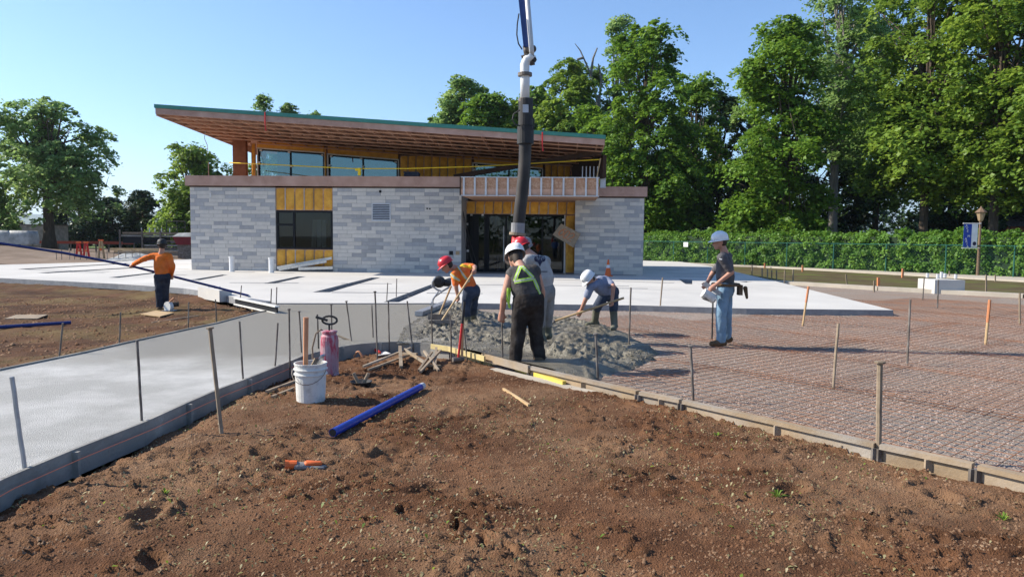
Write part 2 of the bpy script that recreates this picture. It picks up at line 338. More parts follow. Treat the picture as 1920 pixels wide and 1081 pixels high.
form_edge_px = [(-330, 1085), (-150, 975), (0, 897), (130, 843), (265, 791), (345, 755), (408, 728), (460, 709), (510, 689), (564, 667), (600, 657), (638, 649), (675, 644), (712, 641), (745, 640), (774, 641), (810, 644), (845, 650)]
form_edge = [G(x, y, ZP) for x, y in form_edge_px]
def extend(a, b, d): return a + (a - b).normalized() * d
form_edge[0] = extend(form_edge[1], form_edge[2], 6.5)
wood_px = [(845, 650), (900, 663), (991, 685), (1100, 710), (1199, 732), (1280, 748), (1460, 788), (1647, 830), (1831, 868), (1920, 889), (2100, 930), (2400, 1000)]
wood_edge = [G(x, y, ZP) for x, y in wood_px]
path_left_px = [(-330, 765), (-150, 725), (0, 693), (161, 660), (225, 645), (352, 617), (405, 606), (480, 586), (520, 579)]
PL0 = extend(G(-150, 725, ZP), G(0, 693, ZP), 9.0).to_2d()
slab_front_px = [(-400, 500), (-150, 512), (0, 521), (222, 532), (344, 540), (385, 546), (450, 559), (520, 568), (870, 568), (1190, 572), (1400, 578), (1675, 581)]
slab_poly = gp(slab_front_px, ZP) + gp([(1560, 553), (1455, 527), (1335, 499)], ZP) + [Vector((12, 52)), Vector((-5, 58)), Vector((-17.5, 55))] + gp([(200, 491), (0, 496), (-300, 492)], ZP)

# recesses left open in the slab; the last small sliver imitates a shadow tip
pits_px = [[(586, 547.5), (618, 547.5), (714, 520), (696, 520)], [(719, 566), (748, 566), (856, 520.5), (842, 520.5)],
           [(494, 531), (516, 531), (574, 518), (558, 518)], [(357, 524.5), (374, 525), (428, 515), (417, 514.5)],
           [(203, 520), (222, 520.5), (300, 511), (288, 510.5)], [(69, 511), (90, 512), (300, 499.5), (285, 499)], [(33, 504), (50, 505), (250, 493.5), (236, 493)],
           [(1272, 523), (1298, 524), (1298, 533), (1286, 532.5)], [(1400, 527), (1412, 528), (1400, 529), (1386, 528)]]
slots_px = [((430, 529.6), (560, 530.4)), ((640, 531), (735, 531.8)), ((815, 532.6), (1180, 536.2)), ((622, 547.8), (770, 548.9)), ((800, 549.2), (905, 550)), ((1040, 523.8), (1264, 530.2)), ((1158, 540), (1215, 540.8)), ((54, 505.6), (205, 509.0)), ((110, 509), (196, 511)), ((310, 503), (356, 504.2)), ((300, 514.5), (350, 515.3)), ((1225, 500.8), (1330, 502.5)), ((1236, 506), (1335, 507.4)), ((1250, 512), (1338, 513.2)), ((1262, 518), (1340, 519.0))]
holes = [gp(q, ZP) for q in pits_px]
holes = [h if sum(h[i].cross(h[(i + 1) % 4]) for i in range(4)) > 0 else h[::-1] for h in holes]
for (x0, y0), (x1, y1) in slots_px:
    a = G(x0, y0, ZP).to_2d(); b = G(x1, y1, ZP).to_2d(); d = (b - a).normalized(); nn = Vector((-d.y, d.x)) * 0.09
    holes.append([a - nn, b - nn, b + nn, a + nn])
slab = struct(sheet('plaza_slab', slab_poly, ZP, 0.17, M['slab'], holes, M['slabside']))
mb = MB(); mb.add([(p.x, p.y, 0.035) for p in slab_poly], [tuple(range(len(slab_poly)))]); struct(obj('slab_pit_floor', mb, M['pit']))

# path: cured near the camera, wet and grey towards the pour
def pathmat():
    m = mat('path_concrete', (0.43, 0.42, 0.39), 0.8, (0.25, 0.245, 0.23), 75, 0.8, 120, spec=0.25, c3=(0.6, 0.59, 0.56), scale3=0.8, lo=0.42, hi=0.72)
    n = m.node_tree.nodes; L = m.node_tree.links.new; p = n['Principled BSDF']
    src = p.inputs['Base Color'].links[0].from_socket
    g = n.new('ShaderNodeNewGeometry'); sx = n.new('ShaderNodeSeparateXYZ'); L(g.outputs['Position'], sx.inputs[0])
    t = n.new('ShaderNodeTexNoise'); t.inputs['Scale'].default_value = 0.9; t.inputs['Detail'].default_value = 4; L(g.outputs['Position'], t.inputs['Vector'])
    a = n.new('ShaderNodeMath'); a.operation = 'MULTIPLY_ADD'; a.inputs[1].default_value = 2.2; L(t.outputs[0], a.inputs[0]); L(sx.outputs['Y'], a.inputs[2])
    b = n.new('ShaderNodeMath'); b.operation = 'MULTIPLY_ADD'; b.inputs[1].default_value = 0.25; L(sx.outputs['X'], b.inputs[0]); L(a.outputs[0], b.inputs[2])
    r = n.new('ShaderNodeMapRange'); r.inputs[1].default_value = 8.3; r.inputs[2].default_value = 9.8; L(b.outputs[0], r.inputs[0])
    w_ = n.new('ShaderNodeMix'); w_.data_type = 'RGBA'; L(r.outputs[0], w_.inputs[0]); L(src, w_.inputs[6]); w_.inputs[7].default_value = (0.255, 0.235, 0.195, 1); L(w_.outputs[2], p.inputs['Base Color'])
    rr = n.new('ShaderNodeMapRange'); rr.inputs[3].default_value = 0.85; rr.inputs[4].default_value = 0.5; L(r.outputs[0], rr.inputs[0]); L(rr.outputs[0], p.inputs['Roughness'])
    return m
path_poly = [p.to_2d() for p in form_edge] + gp([(862, 652), (850, 620), (840, 590), (850, 569.5), (522, 569.5)], ZP) + gp(path_left_px[1:][::-1], ZP) + [PL0]
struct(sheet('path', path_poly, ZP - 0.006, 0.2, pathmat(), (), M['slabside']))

# gravel bed
gravel_poly = [p.to_2d() for p in wood_edge] + [Vector((30, 3)), Vector((42, 20))] + gp([(2300, 566), (1920, 553), (1650, 540), (1425, 527)]) + [Vector((8, 36)), Vector((-4, 22)), Vector((-4.5, 15)), Vector((-2.2, 11.5))]
mb = MB(); mb.add([(p.x, p.y, 0.0) for p in gravel_poly], [tuple(range(len(gravel_poly)))])
bm = bmesh.new(); bm.from_mesh(mesh('tmp', mb.v, mb.f, None)); bmesh.ops.triangulate(bm, faces=bm.faces[:]); me = bpy.data.meshes.new('gravel_bed'); bm.to_mesh(me); bm.free(); me.materials.append(M['gravel'])
struct(link('gravel_bed', me))

# foreground dirt: a real height field
def grid_mesh(name, xs, ys, hfun, keep, m):
    X, Y = np.meshgrid(xs, ys); Z = hfun(X, Y); K = keep(X, Y)
    nx, ny = len(xs), len(ys); idx = np.arange(nx * ny).reshape(ny, nx)
    q = np.stack([idx[:-1, :-1], idx[:-1, 1:], idx[1:, 1:], idx[1:, :-1]], -1).reshape(-1, 4)
    kq = (K[:-1, :-1] & K[:-1, 1:] & K[1:, 1:] & K[1:, :-1]).ravel(); q = q[kq]
    used = np.unique(q); remap = -np.ones(nx * ny, int); remap[used] = np.arange(len(used))
    V = np.stack([X.ravel(), Y.ravel(), Z.ravel()], 1)[used]
    return np_mesh(name, V, remap[q], m, smooth=True)
dirt_poly = [p.to_2d() for p in form_edge] + [p.to_2d() for p in wood_edge[1:]] + [Vector((9, -1)), Vector((form_edge[0].x, -1))]
fe = [(p.x, p.y) for p in form_edge]; we = [(p.x, p.y) for p in wood_edge]
prints = [(rng.uniform(-3.5, 3.5), rng.uniform(2.6, 7.5), rng.uniform(0, 3.1), rng.uniform(0.05, 0.09), rng.uniform(0.1, 0.16), rng.uniform(0.02, 0.05)) for _ in range(18)]
for fx, fy, a, l in [(690, 985, 0.2, .05), (752, 965, .1, .09), (855, 985, 0.1, .12), (890, 962, 0.1, .06), (860, 1020, 1.2, .1), (955, 1045, .3, .12), (905, 1020, .1, .12), (70, 1000, 1.9, .14), (205, 720, 1.9, .1)]:
    p = G(fx, fy); prints.append((p.x, p.y, a, 0.025, l, 0.06))
def dirt_h(X, Y):
    z = 0.035 + 0.07 * (fbm(X * 0.7, Y * 0.7, 3) - 0.5) + 0.032 * (fbm(X * 3.1 + 5, Y * 3.1, 4, 0.6) - 0.5) + 0.026 * (fbm(X * 16, Y * 16, 3, 0.75) - 0.5)
    rg = np.abs(fbm(X * 2.3 + 40, Y * 3.6 + 3, 4, 0.6) - 0.5); z += 0.035 * np.clip(0.04 - rg, 0, 1) / 0.04 * (fbm(X * 0.8 + 9, Y * 0.8 + 2, 2) > 0.48)
    for x, y, a, wx, ly, dp in prints:
        dx = X - x; dy = Y - y; m_ = (np.abs(dx) < .5) & (np.abs(dy) < .5)
        if not m_.any(): continue
        ux = dx[m_] * math.cos(a) + dy[m_] * math.sin(a); uy = -dx[m_] * math.sin(a) + dy[m_] * math.cos(a)
        r = (ux / wx) ** 2 + (uy / ly) ** 2; z[m_] += -dp * np.exp(-r * r) + 0.4 * dp * np.exp(-(r - 2.2) ** 2)
    d1 = segdist(X, Y, fe); d2 = segdist(X, Y, we)
    z -= 0.12 * np.clip(1 - d1 / 0.45, 0, 1) ** 1.3 * (0.6 + 0.8 * fbm(X * 2 + 3, Y * 2, 2)) + 0.02 * np.clip(1 - d2 / 0.3, 0, 1)
    return z
xs = np.arange(-6.6, 8.0, 0.022); ys = [-0.8]
while ys[-1] < 10.6: ys.append(ys[-1] + (0.2 if ys[-1] < 2.5 else 0.017 + 0.0022 * max(0, ys[-1] - 3)))
ys = np.array(ys)
dirt_me = grid_mesh('dirt_ground', xs, ys, dirt_h, lambda X, Y: inside(X, Y, dirt_poly) & (segdist(X, Y, fe) > 0.0), M['dirt'])
struct(link('dirt_ground', dirt_me))
def scatter(name, n, m, poly, box, zfun, size, par, flat=0.7, near=3.0, power=1.0, extra=None):
    x0, x1, y0, y1 = box
    X = rng.uniform(x0, x1, n * 3); u = rng.random(n * 3) ** power; Y = y0 + (y1 - y0) * u
    k = inside(X, Y, poly)
    if extra is not None: k &= extra(X, Y)
    X, Y = X[k][:n], Y[k][:n]; n = len(X); Z = zfun(X, Y)
    base = np.array([(1, 0, -.4), (0, 1, -.4), (-1, 0, -.4), (0, -1, -.4), (0.15, 0.1, 1)], float)
    f = np.array([(0, 1, 4), (1, 2, 4), (2, 3, 4), (3, 0, 4)])
    s = size[0] + (size[1] - size[0]) * rng.random(n) ** 2.5
    a = rng.uniform(0, 6.28, n); ca, sa = np.cos(a), np.sin(a)
    P = base[None] * (s[:, None, None] * rng.uniform(0.6, 1.3, (n, 5, 1))); P[:, :, 2] *= flat; P[:, :, 0] *= 1.25
    V = np.empty_like(P); V[:, :, 0] = P[:, :, 0] * ca[:, None] - P[:, :, 1] * sa[:, None] + X[:, None]; V[:, :, 1] = P[:, :, 0] * sa[:, None] + P[:, :, 1] * ca[:, None] + Y[:, None]
    V[:, :, 2] = P[:, :, 2] + Z[:, None] + s[:, None] * 0.25
    FF = (f[None] + (np.arange(n) * 5)[:, None, None]).reshape(-1, 3)
    o = link(name, np_mesh(name, V.reshape(-1, 3), FF, m)); o['kind'] = 'stuff'; return o
tag(scatter('soil_clods', 42000, M['clod'], dirt_poly, (-5, 5.5, 2.6, 10), dirt_h, (0.004, 0.013), 0, 0.85, power=1.5), 'small reddish soil clods and pebbles strewn over the foreground dirt', 'clods')
tag(scatter('gravel_stones', 60000, M['stone'], gravel_poly, (0, 13, 4.2, 17), lambda X, Y: np.zeros_like(X), (0.006, 0.018), 0, power=1.3), 'crushed gravel stones under the rusty wire mesh', 'gravel')
# seedlings and dry straw
def sprouts(n, m, name, label, area, zf, poly, size, dens):
    X = rng.uniform(area[0], area[1], n * 4); Y = area[2] + (area[3] - area[2]) * rng.random(n * 4) ** 1.3
    k = inside(X, Y, poly) & (fbm(X * 1.1 + 3, Y * 1.1 + 8, 3) > dens + 0.1 * rng.standard_normal(n * 4)); X, Y = X[k][:n], Y[k][:n]; Z = zf(X, Y); n = len(X)
    V = []; T = []
    a = rng.uniform(0, 6.28, n); s = rng.uniform(*size, n); el = rng.uniform(0.1, 1.2, n); t = rng.random(n)
    d = np.stack([np.cos(a) * np.cos(el), np.sin(a) * np.cos(el), np.sin(el)], 1); b = np.stack([-np.sin(a), np.cos(a), np.zeros(n)], 1)
    P = np.stack([X, Y, Z - 0.003], 1)
    V = np.stack([P, P + d * (s * 0.55)[:, None] + b * (s * 0.2)[:, None], P + d * s[:, None] - np.array([0, 0, 1]) * (s * 0.25)[:, None], P + d * (s * 0.55)[:, None] - b * (s * 0.2)[:, None]], 1).reshape(-1, 3)
    Fq = np.arange(n * 4).reshape(-1, 4)
    o = link(name, np_mesh(name, V, Fq, m, np.repeat(t, 4))); return tag(o, label, 'seedlings', kind='stuff')
sprouts(9000, M['sprout'], 'seedlings', 'pale dry seedlings sprouting from the foreground dirt', (-5, 5, 2.7, 7.5), dirt_h, dirt_poly, (0.012, 0.042), 0.47)
sprouts(260, M['leaf_b'], 'green_seedlings', 'sparse green weed seedlings in the foreground dirt', (-4, 5, 2.8, 6.5), dirt_h, dirt_poly, (0.015, 0.05), 0.55)
def weed(px, py, n, s):
    p = G(px, py); z = float(dirt_h(np.array([p.x]), np.array([p.y]))[0]); V = []; T = []
    for i in range(n):
        a = random.uniform(0, 6.28); e = random.uniform(0.4, 1.3); l = s * random.uniform(0.6, 1.2)
        d = Vector((math.cos(a) * math.cos(e), math.sin(a) * math.cos(e), math.sin(e))); b = Vector((-math.sin(a), math.cos(a), 0)) * 0.004; q = Vector((p.x, p.y, z - 0.005))
        V += [q - b, q + d * l * 0.6 + b * 1.6, q + d * l - Vector((0, 0, l * 0.3)), q + d * l * 0.6 - b * 1.6]; T += [random.random()] * 4
    o = link('grass_tuft', np_mesh('grass_tuft', np.array([tuple(v - Vector((p.x, p.y, z))) for v in V]), np.arange(4 * n).reshape(-1, 4), M['leaf_b'], np.array(T)), None, (p.x, p.y, z)); return o
for i, (x, y, n, s, lb) in enumerate([(1456, 940, 22, 0.085, 'bright green grass tuft alone on the dirt near the timber form'), (310, 945, 12, 0.05, 'tiny yellow green grass tuft on dirt beside the path form'), (1345, 820, 14, 0.06, 'small grass tuft at the foot of the timber form'), (1880, 985, 16, 0.07, 'grass tuft on the dark soil below the timber form end')]):
    tag(weed(x, y, n, s), lb, 'grass tuft', 'grass tufts on the dirt')

# dirt field left of the path
ldirt_poly = gp([(-500, 505), (-150, 514), (0, 522), (222, 533), (344, 541), (385, 547), (450, 560), (520, 570)], ZP) + gp(path_left_px[1:][::-1], ZP) + [PL0, PL0 + Vector((-12, 0))]
lpl = [tuple(p) for p in gp(path_left_px, ZP)]
lsl = [tuple(p) for p in gp([(-500, 505), (-150, 514), (0, 522), (222, 533), (344, 541), (385, 547)], ZP)]
def ldirt_h(X, Y):
    z = -0.1 + 0.1 * (fbm(X * 0.6 + 3, Y * 0.6, 3) - 0.5) + 0.07 * (fbm(X * 3, Y * 3 + 7, 4, 0.6) - 0.5) + 0.03 * (fbm(X * 11, Y * 11, 2) - 0.5)
    d = segdist(X, Y, lpl); z = z + 0.1 * np.clip(1 - segdist(X, Y, lsl) / 1.2, 0, 1); return z - 0.1 * np.clip(1 - d / 0.5, 0, 1) + 0.06 * np.exp(-((d - 0.9) / 0.35) ** 2)
struct(link('dirt_field', grid_mesh('dirt_field', np.arange(-32, -4, 0.075), np.arange(2.5, 26, 0.07), ldirt_h, lambda X, Y: inside(X, Y, ldirt_poly), M['dirt2'])))
tag(scatter('field_clods', 9000, M['clod'], ldirt_poly, (-16, -4, 7, 20), ldirt_h, (0.008, 0.035), 0), 'soil clods strewn over the dirt field left of the path', 'clods')

# freshly poured lumps
pour_poly = gp([(742, 646), (757, 615), (785, 597), (838, 575), (905, 578), (1045, 589), (1120, 596), (1190, 616), (1264, 648), (1238, 664), (1165, 690), (1140, 717), (1100, 708), (1045, 696), (991, 684), (945, 673.5), (900, 662), (845, 649.5), (790, 643)], 0.12)
pp = [tuple(p) for p in pour_poly]
def pour_h(X, Y):
    d = segdist(X, Y, pp[3:13]); e = np.clip((d - 0.25 * fbm(X * 3 + 7, Y * 3, 3)) / 0.5, 0, 1); eL = np.clip((segdist(X, Y, pp[:4]) - 0.15 * fbm(X * 4, Y * 4 + 9, 2)) / 0.35, 0, 1) * np.clip((segdist(X, Y, we) - 0.15 - 0.7 * fbm(X * 1.5 + 3, Y * 1.5, 2) * (X < 0.9)) / 0.35, 0, 1)
    big = fbm(X * 0.9 + 4, Y * 0.9 + 2, 3); l = fbm(X * 3.2, Y * 3.2 + 5, 3, 0.6); r = 1 - np.abs(2 * fbm(X * 7, Y * 7, 3, 0.6) - 1)
    s = 0.6 + 0.4 * np.clip((fbm(X * 0.8 + 21, Y * 1.1 + 6, 2) - 0.42) * 6, 0, 1)       # some screeded, calmer areas
    z = -0.02 + 0.05 * np.clip(e * 4, 0, 1) + e * (0.075 + 0.03 * (1 - eL) + eL * 0.14 * (big - 0.4) + eL * s * (0.2 * (l - 0.5) + 0.13 * (r - 0.72) + 0.07 * (fbm(X * 19, Y * 19 + 3, 2) - 0.5)))
    for (a, b, h, w_) in bumps: z += h * np.exp(-((X - a) ** 2 + (Y - b) ** 2) / w_ ** 2) * e * eL
    return z
bumps = []
for px, py, h, w_ in [(1100, 690, .07, .3), (1060, 668, .1, .35), (1215, 645, .16, .22), (1130, 610, .1, .3), (870, 590, .18, .35), (840, 612, .1, .4), (1140, 640, -.1, .5), (1065, 640, -.08, .4), (930, 655, -.05, .4), (1000, 660, .07, .3)]:
    p = G(px, py, 0.12); bumps.append((p.x, p.y, h, w_))
tag(link('fresh_concrete', grid_mesh('fresh_concrete', np.arange(-2.6, 3.6, 0.021), np.arange(8.2, 16.5, 0.026), pour_h, lambda X, Y: inside(X, Y, pour_poly), M['fresh'])), 'heap of wet lumpy grey concrete being raked between path and slab', 'concrete', kind='structure')
def pour_keep(X, Y): return segdist(X, Y, pp, True) > 0.12
tag(scatter('concrete_aggregate', 6000, M['fresh'], pour_poly, (-2.6, 3.4, 8.2, 16), lambda X, Y: pour_h(X, Y) + 0.002, (0.005, 0.018), 0, 0.9, extra=lambda X, Y: fbm(X * 0.8 + 21, Y * 1.1 + 6, 2) > 0.47), 'loose lumps and aggregate on the wet concrete heap', 'aggregate')

# ---------------------------------------------------------------- right: swale, kerbs, walk; left: yard
def strip(name, a_px, b_px, z, m, th=0.1, za=None):
    pl = gp(a_px, za if za is not None else z) + gp(b_px[::-1], z)
    return struct(sheet(name, pl, z, th, m))
swale_poly = gp([(1335, 499), (1425, 527), (1650, 541), (1920, 554), (2300, 568)]) + [Vector((60, 24)), Vector((34, 30))] + gp([(1920, 521), (1600, 505), (1210, 490)], 0.0) + [Vector((8, 60))]
mb = MB(); swx = [(p.x, p.y, 0.012) for p in swale_poly]; mb.add(swx, [tuple(range(len(swx)))]); struct(obj('swale', mb, M['swale']))
mb = MB(); mb.add([(8, 30, -0.05), (80, 10, -0.05), (120, 120, -0.05), (-60, 160, -0.05), (-10, 60, -0.05)], [(0, 1, 2, 3, 4)]); struct(obj('wood_floor', mb, M['swale']))
def kerb(name, px, z, wd, ht, m):
    mb = MB(); pts = [G(x, y, z) for x, y in px]
    for a, b in zip(pts, pts[1:]): mb.beam(a - Vector((0, 0, ht / 2)), b - Vector((0, 0, ht / 2)), wd, ht)
    return struct(obj(name, mb, m))
kerb('kerb', [(1428, 524), (1530, 530), (1650, 537), (1760, 542.5), (1920, 550.5), (2300, 566)], 0.13, 0.42, 0.4, M['walk'])
walk_poly = gp([(1205, 491.5), (1420, 499), (1600, 508.5), (1920, 526), (2300, 545)], 0.08) + gp([(2300, 537), (1920, 519), (1600, 502.5), (1420, 494.5), (1205, 488)], 0.08)
struct(sheet('footpath', walk_poly, 0.1, 0.16, M['walk']))
yard = gp([(-900, 490), (-300, 492.5), (0, 496.5), (200, 491.5), (356, 485)], 0.0) + [Vector((-14, 70)), Vector((-20, 130)), Vector((-150, 130)), Vector((-150, 45))]
mb = MB(); mb.add([(p.x, p.y, 0.02) for p in yard], [tuple(range(len(yard)))]); struct(obj('yard', mb, M['yard']))
mb = MB(); mb.add([(-400, 84, 0.05), (-5, 84, 0.05), (-5, 160, 0.05), (-400, 160, 0.05)], [(0, 1, 2, 3)]); struct(obj('lawn', mb, M['grass']))
# soil bank by the big tree
struct(link('soil_bank', grid_mesh('soil_bank', np.arange(-48, -22, 0.5), np.arange(38, 62, 0.5), lambda X, Y: 0.03 + 0.75 * np.exp(-((X + 36) / 6.5) ** 2 - ((Y - 50) / 5) ** 2) + 0.15 * (fbm(X, Y, 3) - 0.5), lambda X, Y: X < 99, M['yard'])))
# far river and hills
mb = MB(); mb.add([(-6000, 320, -0.3), (600, 320, -0.3), (600, 2600, -0.3), (-6000, 2600, -0.3)], [(0, 1, 2, 3)]); struct(obj('river', mb, mat('river_water', (0.05, 0.1, 0.14), 0.15, bump=0.2, bscale=0.5)))
xs_ = np.linspace(-5500, 1500, 120); ys_ = np.linspace(2500, 4600, 24)
struct(link('far_hills', grid_mesh('far_hills', xs_, ys_, lambda X, Y: -2 + np.clip((Y - 2500) / 900, 0, 1) ** 0.7 * (60 + 90 * fbm(X / 700 + 5, Y / 900, 3)), lambda X, Y: Y > 0, M['hill'])))
# ================================================================ BUILDING (local frame: u along the front, v into it)
BA = G(359, 505.5, ZP); BYAW = R(-4)
bld = empty('pavilion', BA, 'half built pavilion of grey blocks with a sloping timber roof and bare foam panels', 'building', rz=BYAW)
WB = W[bld.name]; WBI = WB.inverted()
def fp(x, y, v):                        # pixel -> (u, z) on the plane v = const of the building frame
    o = WBI @ Vector((0, 0, H)); d = WBI.to_3x3() @ ray(x, y); t = (v - o.y) / d.y
    return o.x + d.x * t, o.z + d.z * t
def fu(x, v, y=430): return fp(x, y, v)[0]
def fz(x, y, v): return fp(x, y, v)[1]
def bp(name, mb, m, parent=None, smooth=False): return obj(name, mb, m, parent or bld, local=True, smooth=smooth)
def bbox(name, x0, x1, y0, y1, z0, z1, m, parent=None): return bp(name, MB().box(x0, x1, y0, y1, z0, z1), m, parent)

CH, CL = 0.1636, 0.64
blk_cache = {}
def blk_mesh(L_, h_, dark):
    k = (round(L_, 2), round(h_, 3), dark)
    if k not in blk_cache:
        b = 0.004; x, z = L_ - 0.012, h_ - 0.011; v = [(0, 0.09, 0), (x, 0.09, 0), (x, 0.09, z), (0, 0.09, z), (0, b, 0), (x, b, 0), (x, b, z), (0, b, z), (b, 0, b), (x - b, 0, b), (x - b, 0, z - b), (b, 0, z - b)]
        f = [(0, 1, 5, 4), (1, 2, 6, 5), (2, 3, 7, 6), (3, 0, 4, 7), (4, 5, 9, 8), (5, 6, 10, 9), (6, 7, 11, 10), (7, 4, 8, 11), (8, 9, 10, 11)]
        blk_cache[k] = mesh('block', v, f, M['blockd' if dark else 'blockl'])
    return blk_cache[k]
nblk = [0]
def block_wall(u0, u1, v0, z1, stuff=False, skip=None, share=0.33):
    core = bbox('wall', u0, u1, v0 + 0.012, v0 + 0.3, 0.0, z1, M['mortar'])
    nrow = int(round(z1 / CH)); ch = z1 / nrow; rest = {0: MB(), 1: MB()}; r2 = random.Random(int(u0 * 100))
    offs = [0.0, 0.32, 0.16, 0.48]
    prev = []
    for r in range(nrow):
        cur = []
        x = u0 - (r2.choice([0.0, 0.21, 0.32, 0.43])); run = 0
        while x < u1 - 0.02:
            a = max(x, u0); b = min(x + CL, u1); x += CL
            if b - a < 0.03: continue
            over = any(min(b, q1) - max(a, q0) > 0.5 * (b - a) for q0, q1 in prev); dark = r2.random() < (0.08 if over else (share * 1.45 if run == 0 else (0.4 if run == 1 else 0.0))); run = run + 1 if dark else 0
            if dark: cur.append((a, b))
            if skip and skip[0] < b and a < skip[1] and skip[2] < (r + 1) * ch and r * ch < skip[3]:
                pass
            if stuff or nblk[0] >= 300:
                me = blk_mesh(b - a, ch, dark); rest[int(dark)].add([(p.co.x + a + 0.006, p.co.y + v0, p.co.z + r * ch + 0.005) for p in me.vertices], [tuple(q.vertices) for q in me.polygons])
            else:
                nblk[0] += 1; o = link('block', blk_mesh(b - a, ch, dark), core, (a + 0.006, v0 + r2.uniform(-0.0015, 0.0015), r * ch + 0.005))
        prev = cur
    for k, mb in rest.items():
        if mb.v: o = bp('blockwork', mb, M['blockd' if k else 'blockl'], core); o['kind'] = 'stuff'
    return core
WT = 3.66
U1, U2, U3, U4, U5 = fu(517, 0), fu(624, 0), fu(865, 0), fu(1078, 0.7), fu(1207, 0.7)
block_wall(U2, U3, 0.0, WT)
block_wall(0.0, U1, 0.0, WT)
RWT = fz(1140, 371, 0.7)
block_wall(U4, U5, 0.7, RWT, stuff=True, share=0.5)  # more dark blocks here, partly to put the wing's shade into its colour
# return wall into the entrance and other plain walls
bbox('return_wall', U3 - 0.3, U3 - 0.003, 0.31, 2.3, 0, WT, M['blockd'])
bbox('side_wall', 0.0, 0.3, 0.31, 12, 0, WT, M['blockl']); bbox('side_wall', U5 - 0.3, U5, 1.01, 12, 0, RWT, M['blockl'])
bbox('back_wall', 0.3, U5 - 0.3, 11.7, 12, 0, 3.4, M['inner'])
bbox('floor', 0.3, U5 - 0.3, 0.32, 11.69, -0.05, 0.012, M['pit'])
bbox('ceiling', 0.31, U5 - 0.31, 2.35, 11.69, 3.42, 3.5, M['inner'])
# louvre vent
la, lz1 = fp(697, 381, 0); lb, lz0 = fp(733, 415, 0)
vent = bp('vent', MB().box(la, lb, -0.035, -0.002, lz0, lz0 + 0.05).box(la, lb, -0.035, -0.002, lz1 - 0.05, lz1).box(la, la + 0.05, -0.035, -0.002, lz0 + 0.05, lz1 - 0.05).box(lb - 0.05, lb, -0.035, -0.002, lz0 + 0.05, lz1 - 0.05), M['galv'])
bbox('vent_back', la + 0.05, lb - 0.05, -0.006, -0.002, lz0 + 0.05, lz1 - 0.05, M['dark'], vent)
ns = 9; hh = (lz1 - lz0 - 0.1) / ns
for i in range(ns):
    z = lz0 + 0.05 + i * hh
    bp('slat', MB().hexa([(la + 0.05, -0.033, z), (lb - 0.05, -0.033, z), (lb - 0.05, -0.008, z + hh * 0.45), (la + 0.05, -0.008, z + hh * 0.45), (la + 0.05, -0.033, z + 0.012), (lb - 0.05, -0.033, z + 0.012), (lb - 0.05, -0.008, z + hh * 0.45 + 0.01), (la + 0.05, -0.008, z + hh * 0.45 + 0.01)]), M['galv'], vent)
# outlets, holes, hook
for x, y, s, m in [(854, 474, 0.085, 'dark'), (868 - 2, 474, 0.08, 'wood'), (801, 391, 0.03, 'dark'), (806, 391.5, 0.03, 'dark'), (713, 359, 0.05, 'dark')]:
    a, z = fp(x - 8 if x > 850 else x, y, 0); bbox('wall_box', a - s, a + s, -0.02, -0.001, z - s, z + s, M[m])
a, z = fp(396, 366, 0); bp('hook', MB().tube([(a, -0.002, z + 0.12), (a, -0.08, z + 0.1), (a + 0.01, -0.09, z - 0.1)], 0.025), M['white'])
# window bay with spray foam
def foam_bay(u0, u1, z0, z1, v, n, parent, stud='galv', proud=0.05):
    back = bbox('backing', u0, u1, v + 0.03, v + 0.1, z0, z1, M['osb'], parent)
    for i in range(n):
        a = u0 + (u1 - u0) * i / n + 0.02; b = u0 + (u1 - u0) * (i + 1) / n - 0.02
        nx, nz = 6, max(3, int((z1 - z0) / 0.1)); V = []; Fq = []
        for r in range(nz + 1):
            for c in range(nx + 1):
                e = min(c, nx - c, r, nz - r); V.append((a + (b - a) * c / nx, v + 0.035 - (0.0 if e == 0 else proud * (0.75 + 0.5 * random.random())), z0 + 0.015 + (z1 - z0 - 0.03) * r / nz))
        Fq = [(r * (nx + 1) + c, r * (nx + 1) + c + 1, (r + 1) * (nx + 1) + c + 1, (r + 1) * (nx + 1) + c) for r in range(nz) for c in range(nx)]
        o = link('foam_panel', mesh('foam_panel', V, Fq, M['foam'], True), bld if parent is None else parent)
    for i in range(1, n):
        if random.random() < 0.75: a = u0 + (u1 - u0) * i / n; bbox('stud', a - 0.012, a + 0.012, v + 0.002, v + 0.03, z0 + 0.01, z1 - random.choice([0.01, 0.01, 0.3]) * (z1 - z0), M[random.choice([stud, 'oldwood'])], parent)
    return back
wz1 = fz(570, 394.5, 0.05); wz0 = fz(570, 467, 0.05)
foam_bay(U1 + 0.004, U2 - 0.004, wz1 + 0.004, WT - 0.01, 0.02, 6, bld)
foam_bay(U1 + 0.004, U2 - 0.004, 0.22, wz0 - 0.004, 0.02, 6, bld)
bbox('sill_trench', U1 + 0.004, U2 - 0.004, 0.0, 0.1, 0, 0.215, M['pit'])
